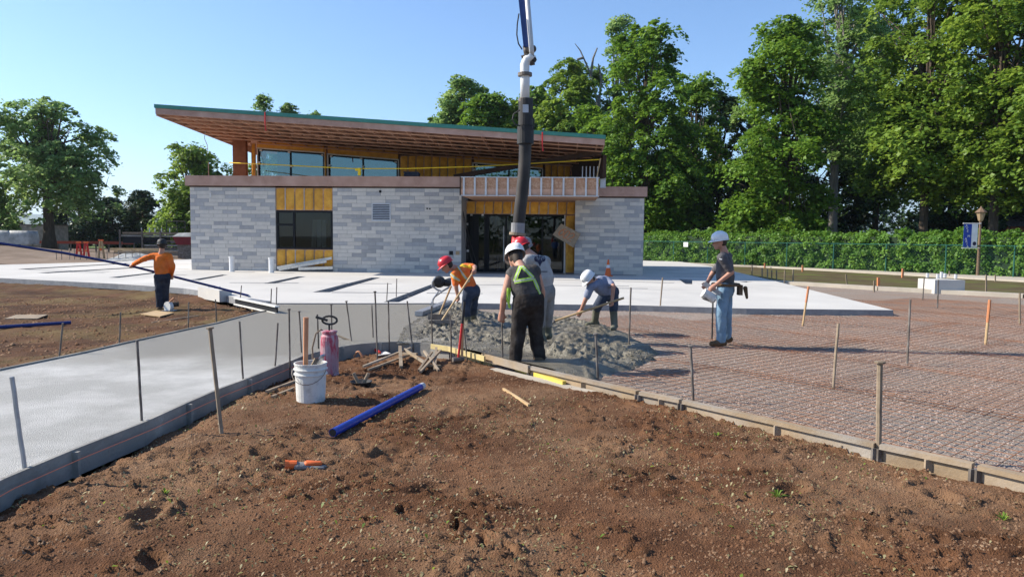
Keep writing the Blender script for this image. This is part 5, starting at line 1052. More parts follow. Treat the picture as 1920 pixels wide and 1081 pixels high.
# near path form: bent board in lengths, orange string line along it
pf = empty('path_form', form_edge[6] - Vector((0, 0, 0.2)), 'curved grey form board holding the near side of the path', 'formwork')
fe3 = [Vector(p) for p in form_edge]
for i in [0] + list(range(1, len(fe3) - 1, 2)):
    mb = MB(); seg = fe3[i:i + 3] if i else fe3[:2]
    for a, b in zip(seg, seg[1:]):
        d = (b - a).normalized(); nrm = Vector((d.y, -d.x, 0)); o_ = nrm * 0.02
        mb.hexa([a - Z * 0.2 + nrm * 0.003, b - Z * 0.2 + nrm * 0.003, b - Z * 0.2 + o_ * 1.6, a - Z * 0.2 + o_ * 1.6, a + Z * 0.004 + nrm * 0.003, b + Z * 0.004 + nrm * 0.003, b + Z * 0.004 + o_ * 1.6, a + Z * 0.004 + o_ * 1.6])
    obj('board', mb, M['form'], pf)
    a = seg[0]; d = (seg[1] - a).normalized(); nrm = Vector((d.y, -d.x, 0)); obj('cleat', MB().beam(a + nrm * 0.05 - Z * 0.2, a + nrm * 0.05 - Z * 0.01, 0.05, 0.03), M['form'], pf)
sp = [p + Vector(((fe3[min(i + 1, len(fe3) - 1)] - fe3[max(i - 1, 0)]).normalized().y, -(fe3[min(i + 1, len(fe3) - 1)] - fe3[max(i - 1, 0)]).normalized().x, 0)) * 0.09 - Z * 0.06 for i, p in enumerate(fe3)]
tag(obj('string_line', MB().tube(sp[1:11], 0.0035, 5), M['string']), 'orange string line stretched along the near path form', 'string')
# far path edging
for i, (a, b) in enumerate(zip(path_left_px[1:], path_left_px[2:])):
    tag(obj('edge_strip', MB().beam(G(*a, ZP) - Z * 0.06, G(*b, ZP) - Z * 0.06, 0.03, 0.15), M['form']), 'thin form strip along the dirt field side of the path', 'formwork', 'form strips along the far path edge')
# timber I-beam forms on the right
we3 = [Vector(p) for p in wood_edge]
spans = [(2, 4, 'timber form beam under the feet of the sleeveless worker'), (4, 5, 'timber form beam between the short capped stakes'), (5, 7, 'long timber form beam running from capped stake to stout wooden stake'), (7, 8, 'timber form beam between the stout stake and the steel joint'), (8, 10, 'near end timber form beam beyond the steel joint'), (10, 11, 'last timber form beam at the end of the gravel bed')]
for i0, i1, lb in spans:
    a, b = we3[i0].copy(), we3[i1].copy(); d = (b - a).normalized(); a += d * 0.02; b -= d * 0.02; nrm = Vector((d.y, -d.x, 0)); nrm = nrm if nrm.y < 0 else -nrm
    e = empty('form_beam', a - Z * 0.2, lb, 'formwork', 'timber form beams')
    obj('top_flange', MB().beam(a - Z * 0.02, b - Z * 0.02, 0.075, 0.036), M['formwood'], e); obj('web', MB().beam(a - Z * 0.085, b - Z * 0.085, 0.022, 0.096), M['formwood'], e); obj('bottom_flange', MB().beam(a - Z * 0.152, b - Z * 0.152, 0.075, 0.036), M['formwood'], e)
    for c in (a, b): obj('end_plate', MB().beam(c + nrm * 0.028 - Z * 0.134, c + nrm * 0.028 - Z * 0.038, 0.03, 0.03), M['steel'], e)
    for k in range(1):
        c = a.lerp(b, 0.55) + nrm * 0.024; obj('stiffener', MB().beam(c - Z * 0.133, c - Z * 0.039, 0.05, 0.022), M['formwood'], e)
def plank(a, b, wd, ht, m, label, group=None, name='board', cat='board'): return tag(obj(name, MB().beam(a, b, wd, ht), M[m]), label, cat, group)
# flexible yellow boards at the bend
for i, (pts, dzz) in enumerate([([(812, 645), (845, 650), (912, 668)], 0.0), ([(838, 653), (905, 671)], -0.07), ([(868, 665), (925, 681)], -0.12)]):
    q = [G(x, y, ZP + dzz) - Z * 0.02 for x, y in pts]; mb = MB()
    q = [p + Vector((-0.02, -0.06 - 0.02 * i, 0)) for p in q]
    for a, b in zip(q, q[1:]): mb.beam(a, b, 0.025, 0.07)
    tag(obj('flexible_form', mb, M['ywood']), ['upper pale yellow flexible form board at the bend', 'middle pale yellow flexible form board at the bend', 'lowest short yellow flexible form board at the bend'][i], 'formwork', 'flexible yellow form boards')
plank(G(905, 664, ZP) - Z * 0.03, G(992, 687, ZP) - Z * 0.03, 0.04, 0.09, 'formwood', 'weathered form board between yellow flexible boards and the first form beam', name='form_board', cat='formwork')
plank(G(968, 690, 0.05), G(1058, 718, 0.05), 0.05, 0.05, 'yellow_pl', 'bright yellow straightedge lying against the timber form', name='straightedge', cat='straightedge')
plank(G(925, 692, 0.02), G(1120, 738, 0.02), 0.1, 0.03, 'walk', 'pale dusty plank on the ground along the timber form', cat='plank')
# small heap of soil-gravel along the form is part of the ground
# ---- bucket with tools
bk = G(583, 754, 0.03); bk.z = dz(bk.x, bk.y) - 0.005
e = empty('bucket', bk, 'dirty white plastic bucket full of hand tools', 'bucket')
obj('pail', MB().lathe(bk, [(0.135, 0), (0.14, 0.01), (0.152, 0.27), (0.165, 0.275), (0.165, 0.285), (0.153, 0.29), (0.154, 0.32), (0.167, 0.325), (0.167, 0.335), (0.156, 0.34), (0.157, 0.375), (0.163, 0.378), (0.163, 0.39), (0.15, 0.39), (0.148, 0.2)], 28), M['offwhite'], e, smooth=False)
obj('bail_handle', MB().tube([bk + Vector((0.168 * math.cos(t), -0.05 - 0.14 * math.sin(t), 0.33 - 0.13 * math.sin(t))) for t in np.linspace(0.0, 3.14, 12)], 0.004, 5), M['steel'], e)
tag(obj('mallet_handle', MB().tube([bk + Vector((-0.06, 0.02, 0.2)), bk + Vector((-0.05, 0.03, 0.84))], [0.024, 0.026], 9), M['handle']), 'long salmon coloured wooden handle sticking out of the bucket', 'handle')
for i, (a, b, m, lb) in enumerate([((0.02, 0, 0.3), (0.13, -0.02, 0.47), 'alu', 'grey steel trowel blade sticking out of the bucket'), ((0.0, -0.06, 0.3), (0.09, -0.05, 0.44), 'steel', 'dark steel edging tool in the bucket'), ((-0.02, 0.04, 0.3), (0.03, 0.07, 0.42), 'oldwood', 'wooden tool grip in the bucket')]):
    tag(obj('hand_tool', MB().beam(bk + Vector(a), bk + Vector(b), 0.08 if i == 0 else 0.035, 0.02), M[m]), lb, 'tool')
# ---- sprayer
s0 = G(618, 702, 0.03); s0.z = dz(s0.x, s0.y) - 0.005; e = empty('sprayer', s0, 'paint splashed red pump sprayer standing behind the bucket', 'sprayer')
obj('tank', MB().lathe(s0, [(0.1, 0), (0.112, 0.02), (0.112, 0.04), (0.105, 0.05), (0.108, 0.06), (0.108, 0.44), (0.1, 0.49), (0.085, 0.51), (0.085, 0.53), (0.095, 0.535), (0.095, 0.555), (0.03, 0.56)], 24), M['pink'], e, smooth=False)
obj('pump_handle', MB().tube([s0 + Vector((0, 0, 0.55)), s0 + Vector((0.0, 0, 0.63))], 0.012).tube([s0 + Vector((0.1 * math.cos(t) * 0.9, 0.02, 0.68 + 0.05 * math.sin(t))) for t in np.linspace(0, 6.28, 16)], 0.013, 7).tube([s0 + Vector((-0.16, 0, 0.72)), s0 + Vector((-0.02, 0, 0.68))], 0.016), M['black'], e)
obj('hose', MB().tube([s0 + Vector((-0.05, 0, 0.53)), s0 + Vector((-0.1, 0, 0.57)), s0 + Vector((-0.16, -0.01, 0.52)), s0 + Vector((-0.2, -0.02, 0.35)), s0 + Vector((-0.19, -0.03, 0.15)), s0 + Vector((-0.15, -0.04, 0.05))], 0.011, 7), M['oldwood'], e)
# ---- blue tube, glove, sticks
def on_dirt(x, y, up=0.0): p = G(x, y, 0.03); p.z = dz(p.x, p.y) + up; return p
a, b = on_dirt(624, 824, 0.05), on_dirt(792, 733, 0.045); d = (b - a).normalized()
e = empty('blue_tube', (a + b) / 2 - Z * 0.04, 'shiny blue tube lying on the dirt beside the bucket', 'tube')
obj('tube', MB().tube([a, b], 0.036, 18, True), M['pipeblue'], e); obj('bore', MB().tube([a - d * 0.003, a + d * 0.001], 0.03, 16), M['black'], e); obj('end_cap', MB().tube([b - d * 0.06, b + d * 0.012], 0.037, 16), M['galv'], e)
for (x0, y0, x1, y1, r, m, lb) in [(944, 729, 992, 766, 0.012, 'wood', 'pale wooden stick lying alone on the dirt'), (500, 760 - 15, 556, 714, 0.014, 'oldwood', 'weathered stake lying left of the bucket, nearer the path'), (510, 752, 556, 731, 0.013, 'oldwood', 'weathered stake lying left of the bucket, shorter one')]:
    tag(obj('stick', MB().beam(on_dirt(x0, y0, r), on_dirt(x1, y1, r), r * 2, r * 2), M[m]), lb, 'stick')
g0 = on_dirt(535, 882, 0.03); e = empty('work_glove', g0, 'orange and grey work glove dropped on the dirt', 'glove'); ga = (on_dirt(625, 876) - g0); ga.z = 0; ga.normalize(); gs = Vector((-ga.y, ga.x, 0))
obj('cuff', MB().tube([g0, g0 + ga * 0.03, g0 + ga * 0.08], [0.042, 0.035, 0.032], 14, False), M['cone'], e)
mb = MB(); mb.limb(g0 + ga * 0.08 - Z * 0.01, 0.03, g0 + ga * 0.17 - Z * 0.018, 0.026, gs, 1.5)
for i in range(4): mb.limb(g0 + ga * 0.18 + gs * (i - 1.5) * 0.024 - Z * 0.018, 0.014, g0 + ga * (0.26 + 0.015 * (i % 2)) + gs * (i - 1.5) * 0.03 - Z * 0.022, 0.011)
obj('palm', mb, M['c_sweat'], e, smooth=True); obj('rubber_patch', MB().limb(g0 + ga * 0.15 + Z * 0.005, 0.022, g0 + ga * 0.24, 0.016, gs, 1.6), M['cone'], e, smooth=True)
# ---- kneeling floats / steel float with two handles
f0 = on_dirt(677, 722, 0.0); e = empty('hand_float', f0, 'round steel float with two wooden grips on the dirt', 'float')
obj('pan', MB().lathe(f0, [(0.02, 0), (0.1, 0.015), (0.125, 0.05), (0.115, 0.05), (0.08, 0.025)], 22), M['black'], e)
for sg in (-1, 1): obj('grip', MB().tube([f0 + Vector((0.03 * sg, 0, 0.03)), f0 + Vector((0.085 * sg, 0.0, 0.14))], 0.02, 9), M['oldwood'], e)
t0 = on_dirt(672, 663, 0.01); e = empty('magnesium_float', t0, 'small float with a loop handle lying near the path form', 'float'); obj('blade', MB().beam(t0 + Vector((-0.09, 0.03, 0)), t0 + Vector((0.13, -0.05, 0)), 0.09, 0.014), M['oldwood'], e); obj('loop_handle', MB().tube([t0 + Vector((-0.07 + 0.14 * i / 8, 0.02 - 0.05 * i / 8, 0.02 + 0.08 * math.sin(math.pi * i / 8))) for i in range(9)], 0.016, 7), M['handle'], e)
# square shovel with red shank
h0, h1 = on_dirt(634, 648, 0.16), on_dirt(700, 653, 0.03); e = empty('flat_shovel', on_dirt(716, 663), 'flat shovel with red socket lying by the path form', 'shovel'); obj('handle', MB().tube([h0, h1], 0.015, 8), M['oldwood'], e)
q = [on_dirt(703, 655, 0.02), on_dirt(716, 652, 0.025), on_dirt(733, 664, 0.02), on_dirt(708, 671, 0.02)]; obj('blade', MB().hexa([p for p in q] + [p + Z * 0.012 for p in q]), M['offwhite'], e); obj('socket', MB().tube([on_dirt(687, 647, 0.04), on_dirt(712, 660, 0.035)], [0.018, 0.026], 8), M['red'], e)
# scatter of short stakes
for i, (x0, y0, z0, x1, y1, z1, r) in enumerate([(681, 694, .02, 770, 665, .12, .013), (690, 697, .02, 768, 672, .06, .012), (752, 691, .0, 750, 667, .14, .022), (758, 668, .1, 797, 687, .05, .016), (785, 698, .03, 810, 676, .12, .013), (788, 700, .02, 826, 674, .12, .014), (795, 676, .12, 822, 695, .02, .014), (818, 672, .13, 815, 694, .01, .016), (742, 655, .02, 782, 662, .03, .018), (800, 690, .03, 826, 690, .03, .014)]):
    tag(obj('short_stake', MB().beam(on_dirt(x0, y0, z0 + r), on_dirt(x1, y1, z1), 2 * r, 2 * r), M['oldwood' if i % 3 else 'formwood']), 'short used wooden stake in the loose pile behind the blue tube', 'stake', 'pile of used stakes')
# sledge hammer and companions
a = on_dirt(859, 680, 0.035); b = D(871, 565, a.y + 0.1); e = empty('sledge_hammer', a - Z * 0.03, 'sledge hammer with red handle standing on its head by the bend', 'hammer'); obj('handle', MB().tube([a, a.lerp(b, .62)], 0.017, 9), M['red'], e); obj('grip', MB().tube([a.lerp(b, .622), b], 0.019, 9), M['black'], e); obj('head', MB().tube([a + Vector((-0.07, -0.03, 0)), a + Vector((0.07, 0.03, 0))], 0.036, 10), M['steel'], e)
stake((868, 594), (866, 679), 0.02, 'pale wooden stake beside the red sledge hammer handle', None, m='wood', r=0.016, sq=True); stake((868, 600), (876, 677), 0.02, 'dark steel stake right of the red sledge hammer handle', None)
# ---- rakes and shovel in hands
hB = pB[1]; top = D(892, 503, 12.78); low = D(829, 600, 12.45); low.z = max(low.z, 0.2)
e = empty('concrete_rake', low - Z * 0.05, 'concrete rake with wooden handle held by the orange vest worker', 'rake'); obj('handle', MB().tube([top, low], 0.018, 8), M['wood'], e); obj('head', MB().beam(low + Vector((-0.22, -0.05, -0.03)), low + Vector((0.22, 0.05, -0.03)), 0.03, 0.06), M['steel'], e)
a, b = D(846, 536, 13.3), D(823, 592, 13.1); e = empty('concrete_rake', b - Z * 0.04, 'second concrete rake left standing by the screed engine', 'rake'); obj('handle', MB().tube([a, b], 0.018, 8), M['wood'], e); obj('head', MB().beam(b + Vector((-0.2, 0, -0.02)), b + Vector((0.2, 0, -0.02)), 0.03, 0.1), M['steel'], e)
a, b = D(1170, 558, 12.55), D(1038, 602, 12.75); e = empty('shovel', b - Z * 0.05, 'long handled shovel in the hands of the stooping worker', 'shovel'); obj('handle', MB().tube([a, b], 0.02, 9), M['wood'], e); obj('blade', MB().limb(b, 0.03, b + (b - a).normalized() * 0.26 - Z * 0.05, 0.02, Vector((0, 1, 0)), 4.0), M['steel'], e)
# tool in the standing worker's hands
t = D(1331, 541, 11.2); e = empty('spool_tool', t - Z * 0.15, 'grey string spool and level held by the standing worker', 'tool'); obj('spool', MB().tube([t + Vector((-0.1, 0, -0.06)), t + Vector((0.07, 0, -0.16))], 0.075, 14), M['offwhite'], e); obj('level', MB().beam(t + Vector((-0.08, 0.03, 0.08)), t + Vector((0.16, -0.03, -0.08)), 0.05, 0.07), M['alu'], e); obj('cloth', MB().limb(t + Vector((-0.07, 0, -0.12)), 0.06, t + Vector((0.05, 0, -0.17)), 0.05), M['c_sweat'], e)
# ---- power screed: board with engine and handles
a, b = G(785, 588, ZP + 0.05), G(842, 566, ZP + 0.05); a2, b2 = G(640, 0, 0) if False else a, b
e = empty('power_screed', a - Z * 0.03, 'power screed with small engine resting between path and wet concrete', 'screed'); obj('screed_board', MB().beam(a, b, 0.16, 0.09), M['alu'], e)
c = D(823, 528, 14.2); obj('engine', MB().ell(c, 0.13, 0.12, 0.12, None, 14, 10).tube([c + Vector((0.1, 0, -0.02)), c + Vector((0.22, 0.05, -0.03))], 0.07, 12).tube([c + Vector((0, -0.1, 0.02)), c + Vector((0, -0.16, 0.02))], 0.07, 14), M['black'], e)
obj('handle_frame', MB().tube([D(x, y, 14.1) for x, y in [(817, 519), (811, 528), (810, 536), (820, 543), (829, 546), (846, 536)]], 0.018, 7).tube([D(x, y, 14.0) for x, y in [(829, 546), (815, 556), (809, 566), (812, 572), (806, 569)]], 0.018, 7).tube([D(x, y, 13.9) for x, y in [(822, 546), (812, 560), (810, 582)]], 0.016, 7), M['alu'], e)
# ---- left: bull float with long pole, block, saw, plywood, pole on the ground
pl_ = [D(-60, 447, 15.6), D(0, 456, 16.0), D(120, 474, 16.8), D(248, 499, 17.45), D(320, 517, 17.75), D(400, 537, 18.0), D(466, 554, 18.15)]
e = empty('bull_float', G(500, 577, ZP), 'bull float on a long blue pole held by the orange shirt worker', 'float'); obj('pole', MB().tube(pl_, [0.03] * 7, 10), M['navypole'], e)
q = pl_[-1]; obj('bracket', MB().tube([q, q + Vector((0.1, 0, -0.12)), q + Vector((0.06, -0.05, -0.22)), q + Vector((0.2, -0.1, -0.26))], 0.03, 7), M['alu'], e)
a, b = G(442, 564, ZP + 0.06), G(520, 581, ZP + 0.06); obj('float_blade', MB().beam(q + Vector((-.3, .1, -.27)), q + Vector((.9, -.3, -.3)), 0.2, 0.025), M['alu'], e)
e = empty('form_beam', a - Z * 0.1, 'pale topped form beam lying at the corner where path meets slab', 'formwork'); obj('top_flange', MB().beam(a + Z * .07, b + Z * .07, .1, .03), M['offwhite'], e); obj('web', MB().beam(a, b, .03, .105), M['dark'], e); obj('bottom_flange', MB().beam(a - Z * .07, b - Z * .07, .1, .03), M['offwhite'], e)
p = G(485, 573, ZP); tag(obj('clamp', MB().beam(p + Vector((-0.25, 0.1, 0.1)), p + Vector((0.25, -0.12, 0.06)), 0.16, 0.1), M['alu']), 'grey clamp bracket lying over the float board', 'bracket')
plank(G(455, 568, ZP - 0.05), G(478, 581, ZP - 0.05), 0.1, 0.05, 'wood', 'short pale offcut of wood beside the float board', cat='offcut', name='offcut')
a = G(378, 557, 0.0); b = G(419, 565, 0.0); mb = MB().beam(a + Z * 0.13 + Vector((0, .15, 0)), b + Z * 0.13 + Vector((0, .15, 0)), 0.32, 0.3); e = empty('concrete_block', (a + b) / 2, 'pale grey concrete block at the corner of the slab', 'block'); obj('body', mb, M['slab'], e)
for k in (0.25, 0.5, 0.75): c = a.lerp(b, k) + Vector((0, .15, 0.28)); obj('lifting_pin', MB().tube([c, c + Z * 0.08], 0.018, 7), M['galv'], e)
plank(G(346, 543, 0.02), G(380, 553, 0.02) , 0.03, 0.2, 'wood', 'pale form board at the slab corner beside the concrete block', cat='formwork', name='form_board')
def lf(x, y, up=0.0): p = G(x, y, -0.1); p.z = float(ldirt_h(np.array([p.x]), np.array([p.y]))[0]) + up; return p
q = [lf(264, 591, .02), lf(300, 595.5, .02), lf(327, 588, .02), lf(292, 584, .02)]; tag(obj('plywood_sheet', MB().hexa([p for p in q] + [p + Z * 0.02 for p in q]), M['wood']), 'square of plywood on the dirt at the feet of the pole worker', 'plywood')
q = [lf(8, 597, .01), lf(70, 598, .01), lf(90, 592, .01), lf(30, 592, .01)]; tag(obj('plywood_sheet', MB().hexa([p for p in q] + [p + Z * 0.015 for p in q]), M['oldwood']), 'weathered plywood strip on the dirt field above the blue pole', 'plywood')
c = lf(316, 582, .1); e = empty('circular_saw', c - Z * 0.1, 'circular saw standing on plywood beside the pole worker', 'saw'); obj('guard', MB().tube([c + Vector((-0.02, -0.03, 0)), c + Vector((0.02, 0.05, 0))], 0.12, 18), M['offwhite'], e); obj('motor', MB().tube([c + Vector((0.03, 0.05, 0.04)), c + Vector((0.2, 0.1, 0.06))], 0.06, 12), M['black'], e); obj('saw_handle', MB().tube([c + Vector((0.02, 0, 0.1)), c + Vector((0.12, 0.02, 0.2)), c + Vector((0.2, 0.04, 0.12))], 0.022, 7), M['handle'], e); obj('base_plate', MB().box(c.x - 0.12, c.x + 0.16, c.y - 0.1, c.y + 0.1, c.z - 0.1, c.z - 0.085), M['alu'], e)
a, b = lf(-40, 617, .04), lf(133, 607, .04); tag(obj('spare_pole', MB().tube([a, b], 0.035, 10), M['navypole']), 'spare dark blue pole lying on the dirt field', 'pole')
plank(lf(285, 604, .01), lf(372, 594, .02), 0.03, 0.02, 'oldwood', 'thin dark batten on the dirt by the far path stakes', cat='batten', name='batten')
# ---- concrete pump boom and hose
HY = 11.75
e = empty('pump_boom', D(985, 300, HY), 'concrete pump boom with white pipe and black hose hanging over the pour', 'pump')
hp_ = [(986, 188), (986, 230), (985, 262), (984, 300), (982, 330), (979, 360), (975, 395), (972, 425), (971, 442)]
obj('hose', MB().tube([D(x, y, HY) for x, y in hp_], [0.105, 0.105, 0.102, 0.1, 0.1, 0.1, 0.1, 0.1, 0.1], 18), M['hose'], e, smooth=True)
obj('hose_sleeve', MB().tube([D(986, 186, HY), D(985.5, 236, HY)], 0.118, 18).tube([D(985.5, 238, HY), D(985, 270, HY)], 0.135, 18), M['black'], e, smooth=False)
obj('label_plate', MB().hexa([D(x, y, HY - 0.1 - 0.03 * k) for k in (0, 1) for x, y in [(980, 196), (991, 196), (991, 211), (980, 211)]]), M['galv'], e)
obj('hose_tail', MB().tube([D(971.5, 418, HY), D(970.5, 441, HY)], 0.112, 18), M['slabside'], e); obj('tail_clamp', MB().tube([D(970.5, 436, HY), D(970, 441, HY)], 0.135, 18), M['oldwood'], e); obj('reducer', MB().tube([D(970, 441.5, HY), D(966, 466, HY), D(963, 490, HY)], [0.085, 0.075, 0.07], 16), M['red'], e, smooth=True)
el = [(984, 188), (984.5, 150), (984, 135), (984, 122), (988, 112), (995, 108), (999, 112)]
obj('white_pipe', MB().tube([D(x, y, HY) for x, y in el], [0.075] * 7, 18), M['white'], e, smooth=True)
for x, y, r in [(984.3, 140, 0.115), (985.5, 188, 0.115)]: obj('coupling', MB().tube([D(x, y + 3, HY), D(x, y - 3, HY)], r, 18), M['steel'], e)
obj('elbow_flange', MB().tube([D(988, 104, HY + .02), D(1001, 118, HY + .02)], 0.07, 14).tube([D(978, 108, HY), D(988, 104, HY), D(998, 110, HY), D(1000, 122, HY)], 0.03, 8), M['steel'], e)
obj('boom_arm', MB().hexa([D(968, -40, HY), D(988, -40, HY), D(988, -40, HY + 0.25), D(968, -40, HY + 0.25), D(981.5, 88, HY), D(993, 88, HY), D(993, 88, HY + 0.2), D(981.5, 88, HY + 0.2)]), M['boomblue'], e)
obj('boom_pipe', MB().tube([D(985.5, -40, HY - 0.04), D(996.5, 92, HY - 0.04), D(997, 104, HY - .02)], 0.04, 14), M['galv'], e, smooth=True)
obj('boom_head', MB().ell(D(988, 95, HY + 0.05), 0.06, 0.06, 0.07).ell(D(1000, 92, HY), 0.05, 0.05, 0.06).tube([D(984, 86, HY + .1), D(987, 106, HY + .1)], 0.035, 8), M['steel'], e)
obj('cable', MB().tube([D(x, y, HY - 0.05) for x, y in [(973, 26), (970, 45), (969, 65), (972, 82), (979, 93)]], 0.011, 6).tube([D(x, y, HY - .05) for x, y in [(999, 104), (1005, 110), (1004, 116), (997, 112)]], 0.011, 6).tube([D(x, y, HY - 0.12) for x, y in [(975, 206), (963, 214), (961, 224), (966, 233), (975, 236)]], 0.011, 6).tube([D(x, y, HY - 0.12) for x, y in [(996, 216), (1001, 224), (1001, 236), (998, 243)]], 0.011, 6), M['black'], e)
# ---- rusty wire mesh sheets laid over the gravel
wd_ = (we3[8] - we3[5]).normalized(); wn_ = Vector((-wd_.y, wd_.x, 0)); wn_ = wn_ if wn_.y > 0 else -wn_; O = we3[2] + wn_ * 0.12 - wd_ * 4
slabp = [tuple(p) for p in slab_poly]; okp = [tuple(p) for p in gravel_poly]
def free(p): 
    x = np.array([p.x]); y = np.array([p.y]); return bool(inside(x, y, okp)[0]) and not bool(inside(x, y, slabp)[0]) and not (inside(x, y, pp)[0] and segdist(x, y, pp, True)[0] > 0.25)
rows = ['first', 'second', 'third', 'fourth', 'fifth', 'sixth', 'seventh', 'eighth']
for j in range(8):
    for i in range(6):
        mb = MB(); ang = random.uniform(-0.012, 0.012); oo = O + wd_ * (i * 4.9 + (j % 2) * 1.6) + wn_ * (j * 2.15); zz = 0.016 + 0.008 * ((i + j) % 2)
        dd = wd_ * math.cos(ang) + wn_ * math.sin(ang); nn = wn_ * math.cos(ang) - wd_ * math.sin(ang); cnt = 0
        for fam in (0, 1):
            n_w = 16 if fam == 0 else 34
            for k in range(n_w):
                s = oo + (nn * (k * 0.152) if fam == 0 else dd * (k * 0.152)); dr = dd if fam == 0 else nn; Ln = 5.1 if fam == 0 else 2.35; st_ = None; nseg = 10 if fam == 0 else 5
                for q in range(nseg + 1):
                    p = s + dr * (Ln * q / nseg); ok = free(p)
                    if ok and st_ is None: st_ = p
                    if st_ is not None and (not ok or q == nseg):
                        en = p if ok else s + dr * (Ln * (q - 1) / nseg)
                        if (en - st_).length > 0.1:
                            zl = zz + (0.006 if fam else 0); mid = st_.lerp(en, 0.5); mb.tube([Vector((st_.x, st_.y, zl)), Vector((mid.x, mid.y, zl + random.uniform(-0.002, 0.006))), Vector((en.x, en.y, zl))], 0.0032, 4); cnt += 1
                        st_ = None
        if cnt > 6: tag(obj('wire_mesh_sheet', mb, M['rust']), 'rusty welded wire mesh sheet on the gravel in the %s row from the timber form' % rows[j], 'wire mesh', 'wire mesh sheets on the gravel')
# ---- footing with anchor bolts, cone, litter
p = G(1762, 547, 0.05); q = G(1799, 549, 0.05); e = empty('footing', (p + q) / 2, 'square pale concrete footing with anchor bolts by the far kerb', 'footing'); c = (p + q) / 2 + Vector((0, 0.5, 0)); obj('pad', MB().box(c.x - 0.5, c.x + 0.5, c.y - 0.5, c.y + 0.5, 0, 0.46), M['slab'], e)
for k, (x, y) in enumerate([(-.3, -.3), (.3, -.3), (-.3, .3), (.3, .3), (0, 0)]): obj('anchor_bolt', MB().tube([c + Vector((x, y, 0.45)), c + Vector((x, y, 0.6 + 0.06 * (k == 4)))], 0.05, 8), M['galv'], e)
def cone(px, py, Y, z, h, r, label, m='cone'):
    p = D(px, py, Y); p.z = z; e = empty('traffic_cone', p, label, 'cone'); obj('body', MB().lathe(p, [(r * 0.75, 0.03), (r * 0.16, h), (r * 0.1, h)], 16), M[m], e); obj('base', MB().box(p.x - r, p.x + r, p.y - r, p.y + r, p.z, p.z + 0.03), M[m], e); obj('collar', MB().lathe(p + Z * h * 0.5, [(r * 0.47, 0), (r * 0.36, h * 0.18)], 16), M['white'], e)
cone(1140, 515, 30.2, ZP + 0.005, 0.7, 0.18, 'orange traffic cone behind the stooping shovel worker')
c = G(1546, 586, 0.02); tag(obj('crumpled_bottle', MB().limb(c + Vector((-.06, 0, .03)), 0.03, c + Vector((.08, .02, .03)), 0.03), M['white']), 'crushed white bottle lying at the slab edge', 'bottle')
# ---- lamp post with banner
Yl = next(y for y in np.arange(30, 60, 0.05) if (Vector((D(1836, 460, y).x, y, 0)) - fa).dot(fn) > 0.1); b = D(1836, 460, Yl); b.z = 0; e = empty('street_lamp', b, 'bronze lantern lamp post carrying a blue and white banner', 'lamp post')
tz_ = D(1838, 415, Yl).z; obj('post', MB().tube([b, Vector((b.x, b.y, tz_))], [0.075, 0.055], 10), M['bronze'], e)
obj('lantern', MB().lathe((b.x, b.y, tz_), [(0.06, 0), (0.1, 0.03), (0.12, 0.08), (0.2, 0.42), (0.17, 0.42)], 8), M['lampglass'], e); obj('lantern_cap', MB().lathe((b.x, b.y, tz_ + 0.425), [(0.26, 0), (0.27, 0.03), (0.1, 0.2), (0.05, 0.24), (0.03, 0.32)], 8), M['bronze'], e)
x0, x1 = D(1806, 430, Yl).x, D(1832, 430, Yl).x; z1, z0 = D(1820, 420, Yl).z, D(1820, 463, Yl).z
for z in (z1 + 0.03, z0 - 0.05): obj('banner_arm', MB().tube([(x0 - 0.05, b.y - 0.05, z), (b.x, b.y - 0.05, z)], 0.022, 7), M['white'], e)
bn = obj('banner', MB().box(x0, x0 + (x1 - x0) * 0.56, b.y - 0.065, b.y - 0.05, z0, z1), M['banner'], e); obj('white_panel', MB().box(x0 + (x1 - x0) * 0.56 + 0.002, x1, b.y - 0.065, b.y - 0.05, z0, z1), M['white'], bn); obj('emblem', MB().ell((x0 + (x1 - x0) * 0.8, b.y - 0.07, z0 + 0.17), 0.09, 0.008, 0.1), M['inkblack'], bn)
def text(ch, loc, size, m, parent):
    cu = bpy.data.curves.new('t', 'FONT'); cu.body = ch; cu.size = size; cu.extrude = 0.004; cu.align_x = 'CENTER'; o = bpy.data.objects.new('t', cu); COL.objects.link(o); TEXTS.append((o, loc, m, parent))
TEXTS = []
for k, ch in enumerate('AVE MARIA'):
    if ch != ' ': text(ch, (x0 + 0.11 + 0.035 * (k % 5), b.y - 0.072, z1 - 0.14 - k * 0.128), 0.17, 'white', bn)
# ---- yard on the left
def pallet(px, by, Y, w_, h_, label):
    p = D(px, by, Y); p.z = 0.05; e = empty('wrapped_pallet', p, label, 'pallet', 'wrapped pallets in the yard'); n = 20; mb = MB(); vs_ = []
    for zi in range(5):
        for k in range(n):
            a = 2 * math.pi * k / n; sx = abs(math.cos(a)) ** 0.2 * math.copysign(1, math.cos(a)); sy = abs(math.sin(a)) ** 0.2 * math.copysign(1, math.sin(a)); kk = (1, 1.03, 1.02, 1.0, 0.93)[zi]; vs_.append((p.x + sx * w_ / 2 * kk + random.uniform(-.03, .03), p.y + sy * 0.6 * kk, 0.9 + h_ * zi / 4 + random.uniform(-.03, .03)))
    mb.add(vs_, [(i * n + j, i * n + (j + 1) % n, (i + 1) * n + (j + 1) % n, (i + 1) * n + j) for i in range(4) for j in range(n)] + [tuple(4 * n + j for j in range(n))]); obj('wrapped_load', mb, M['tarp'], e, smooth=True)
    for z in (0.3, 0.55, 0.78): obj('timber_layer', MB().box(p.x - w_ / 2, p.x + w_ / 2, p.y - 0.6, p.y + 0.6, z - 0.2, z), M['oldwood'], e)
pallet(10, 470, 52, 1.5, 0.95, 'wrapped white pallet load beside the one next to the shed'); pallet(46, 470, 52, 1.5, 0.95, 'wrapped white pallet load next to the grey shed')
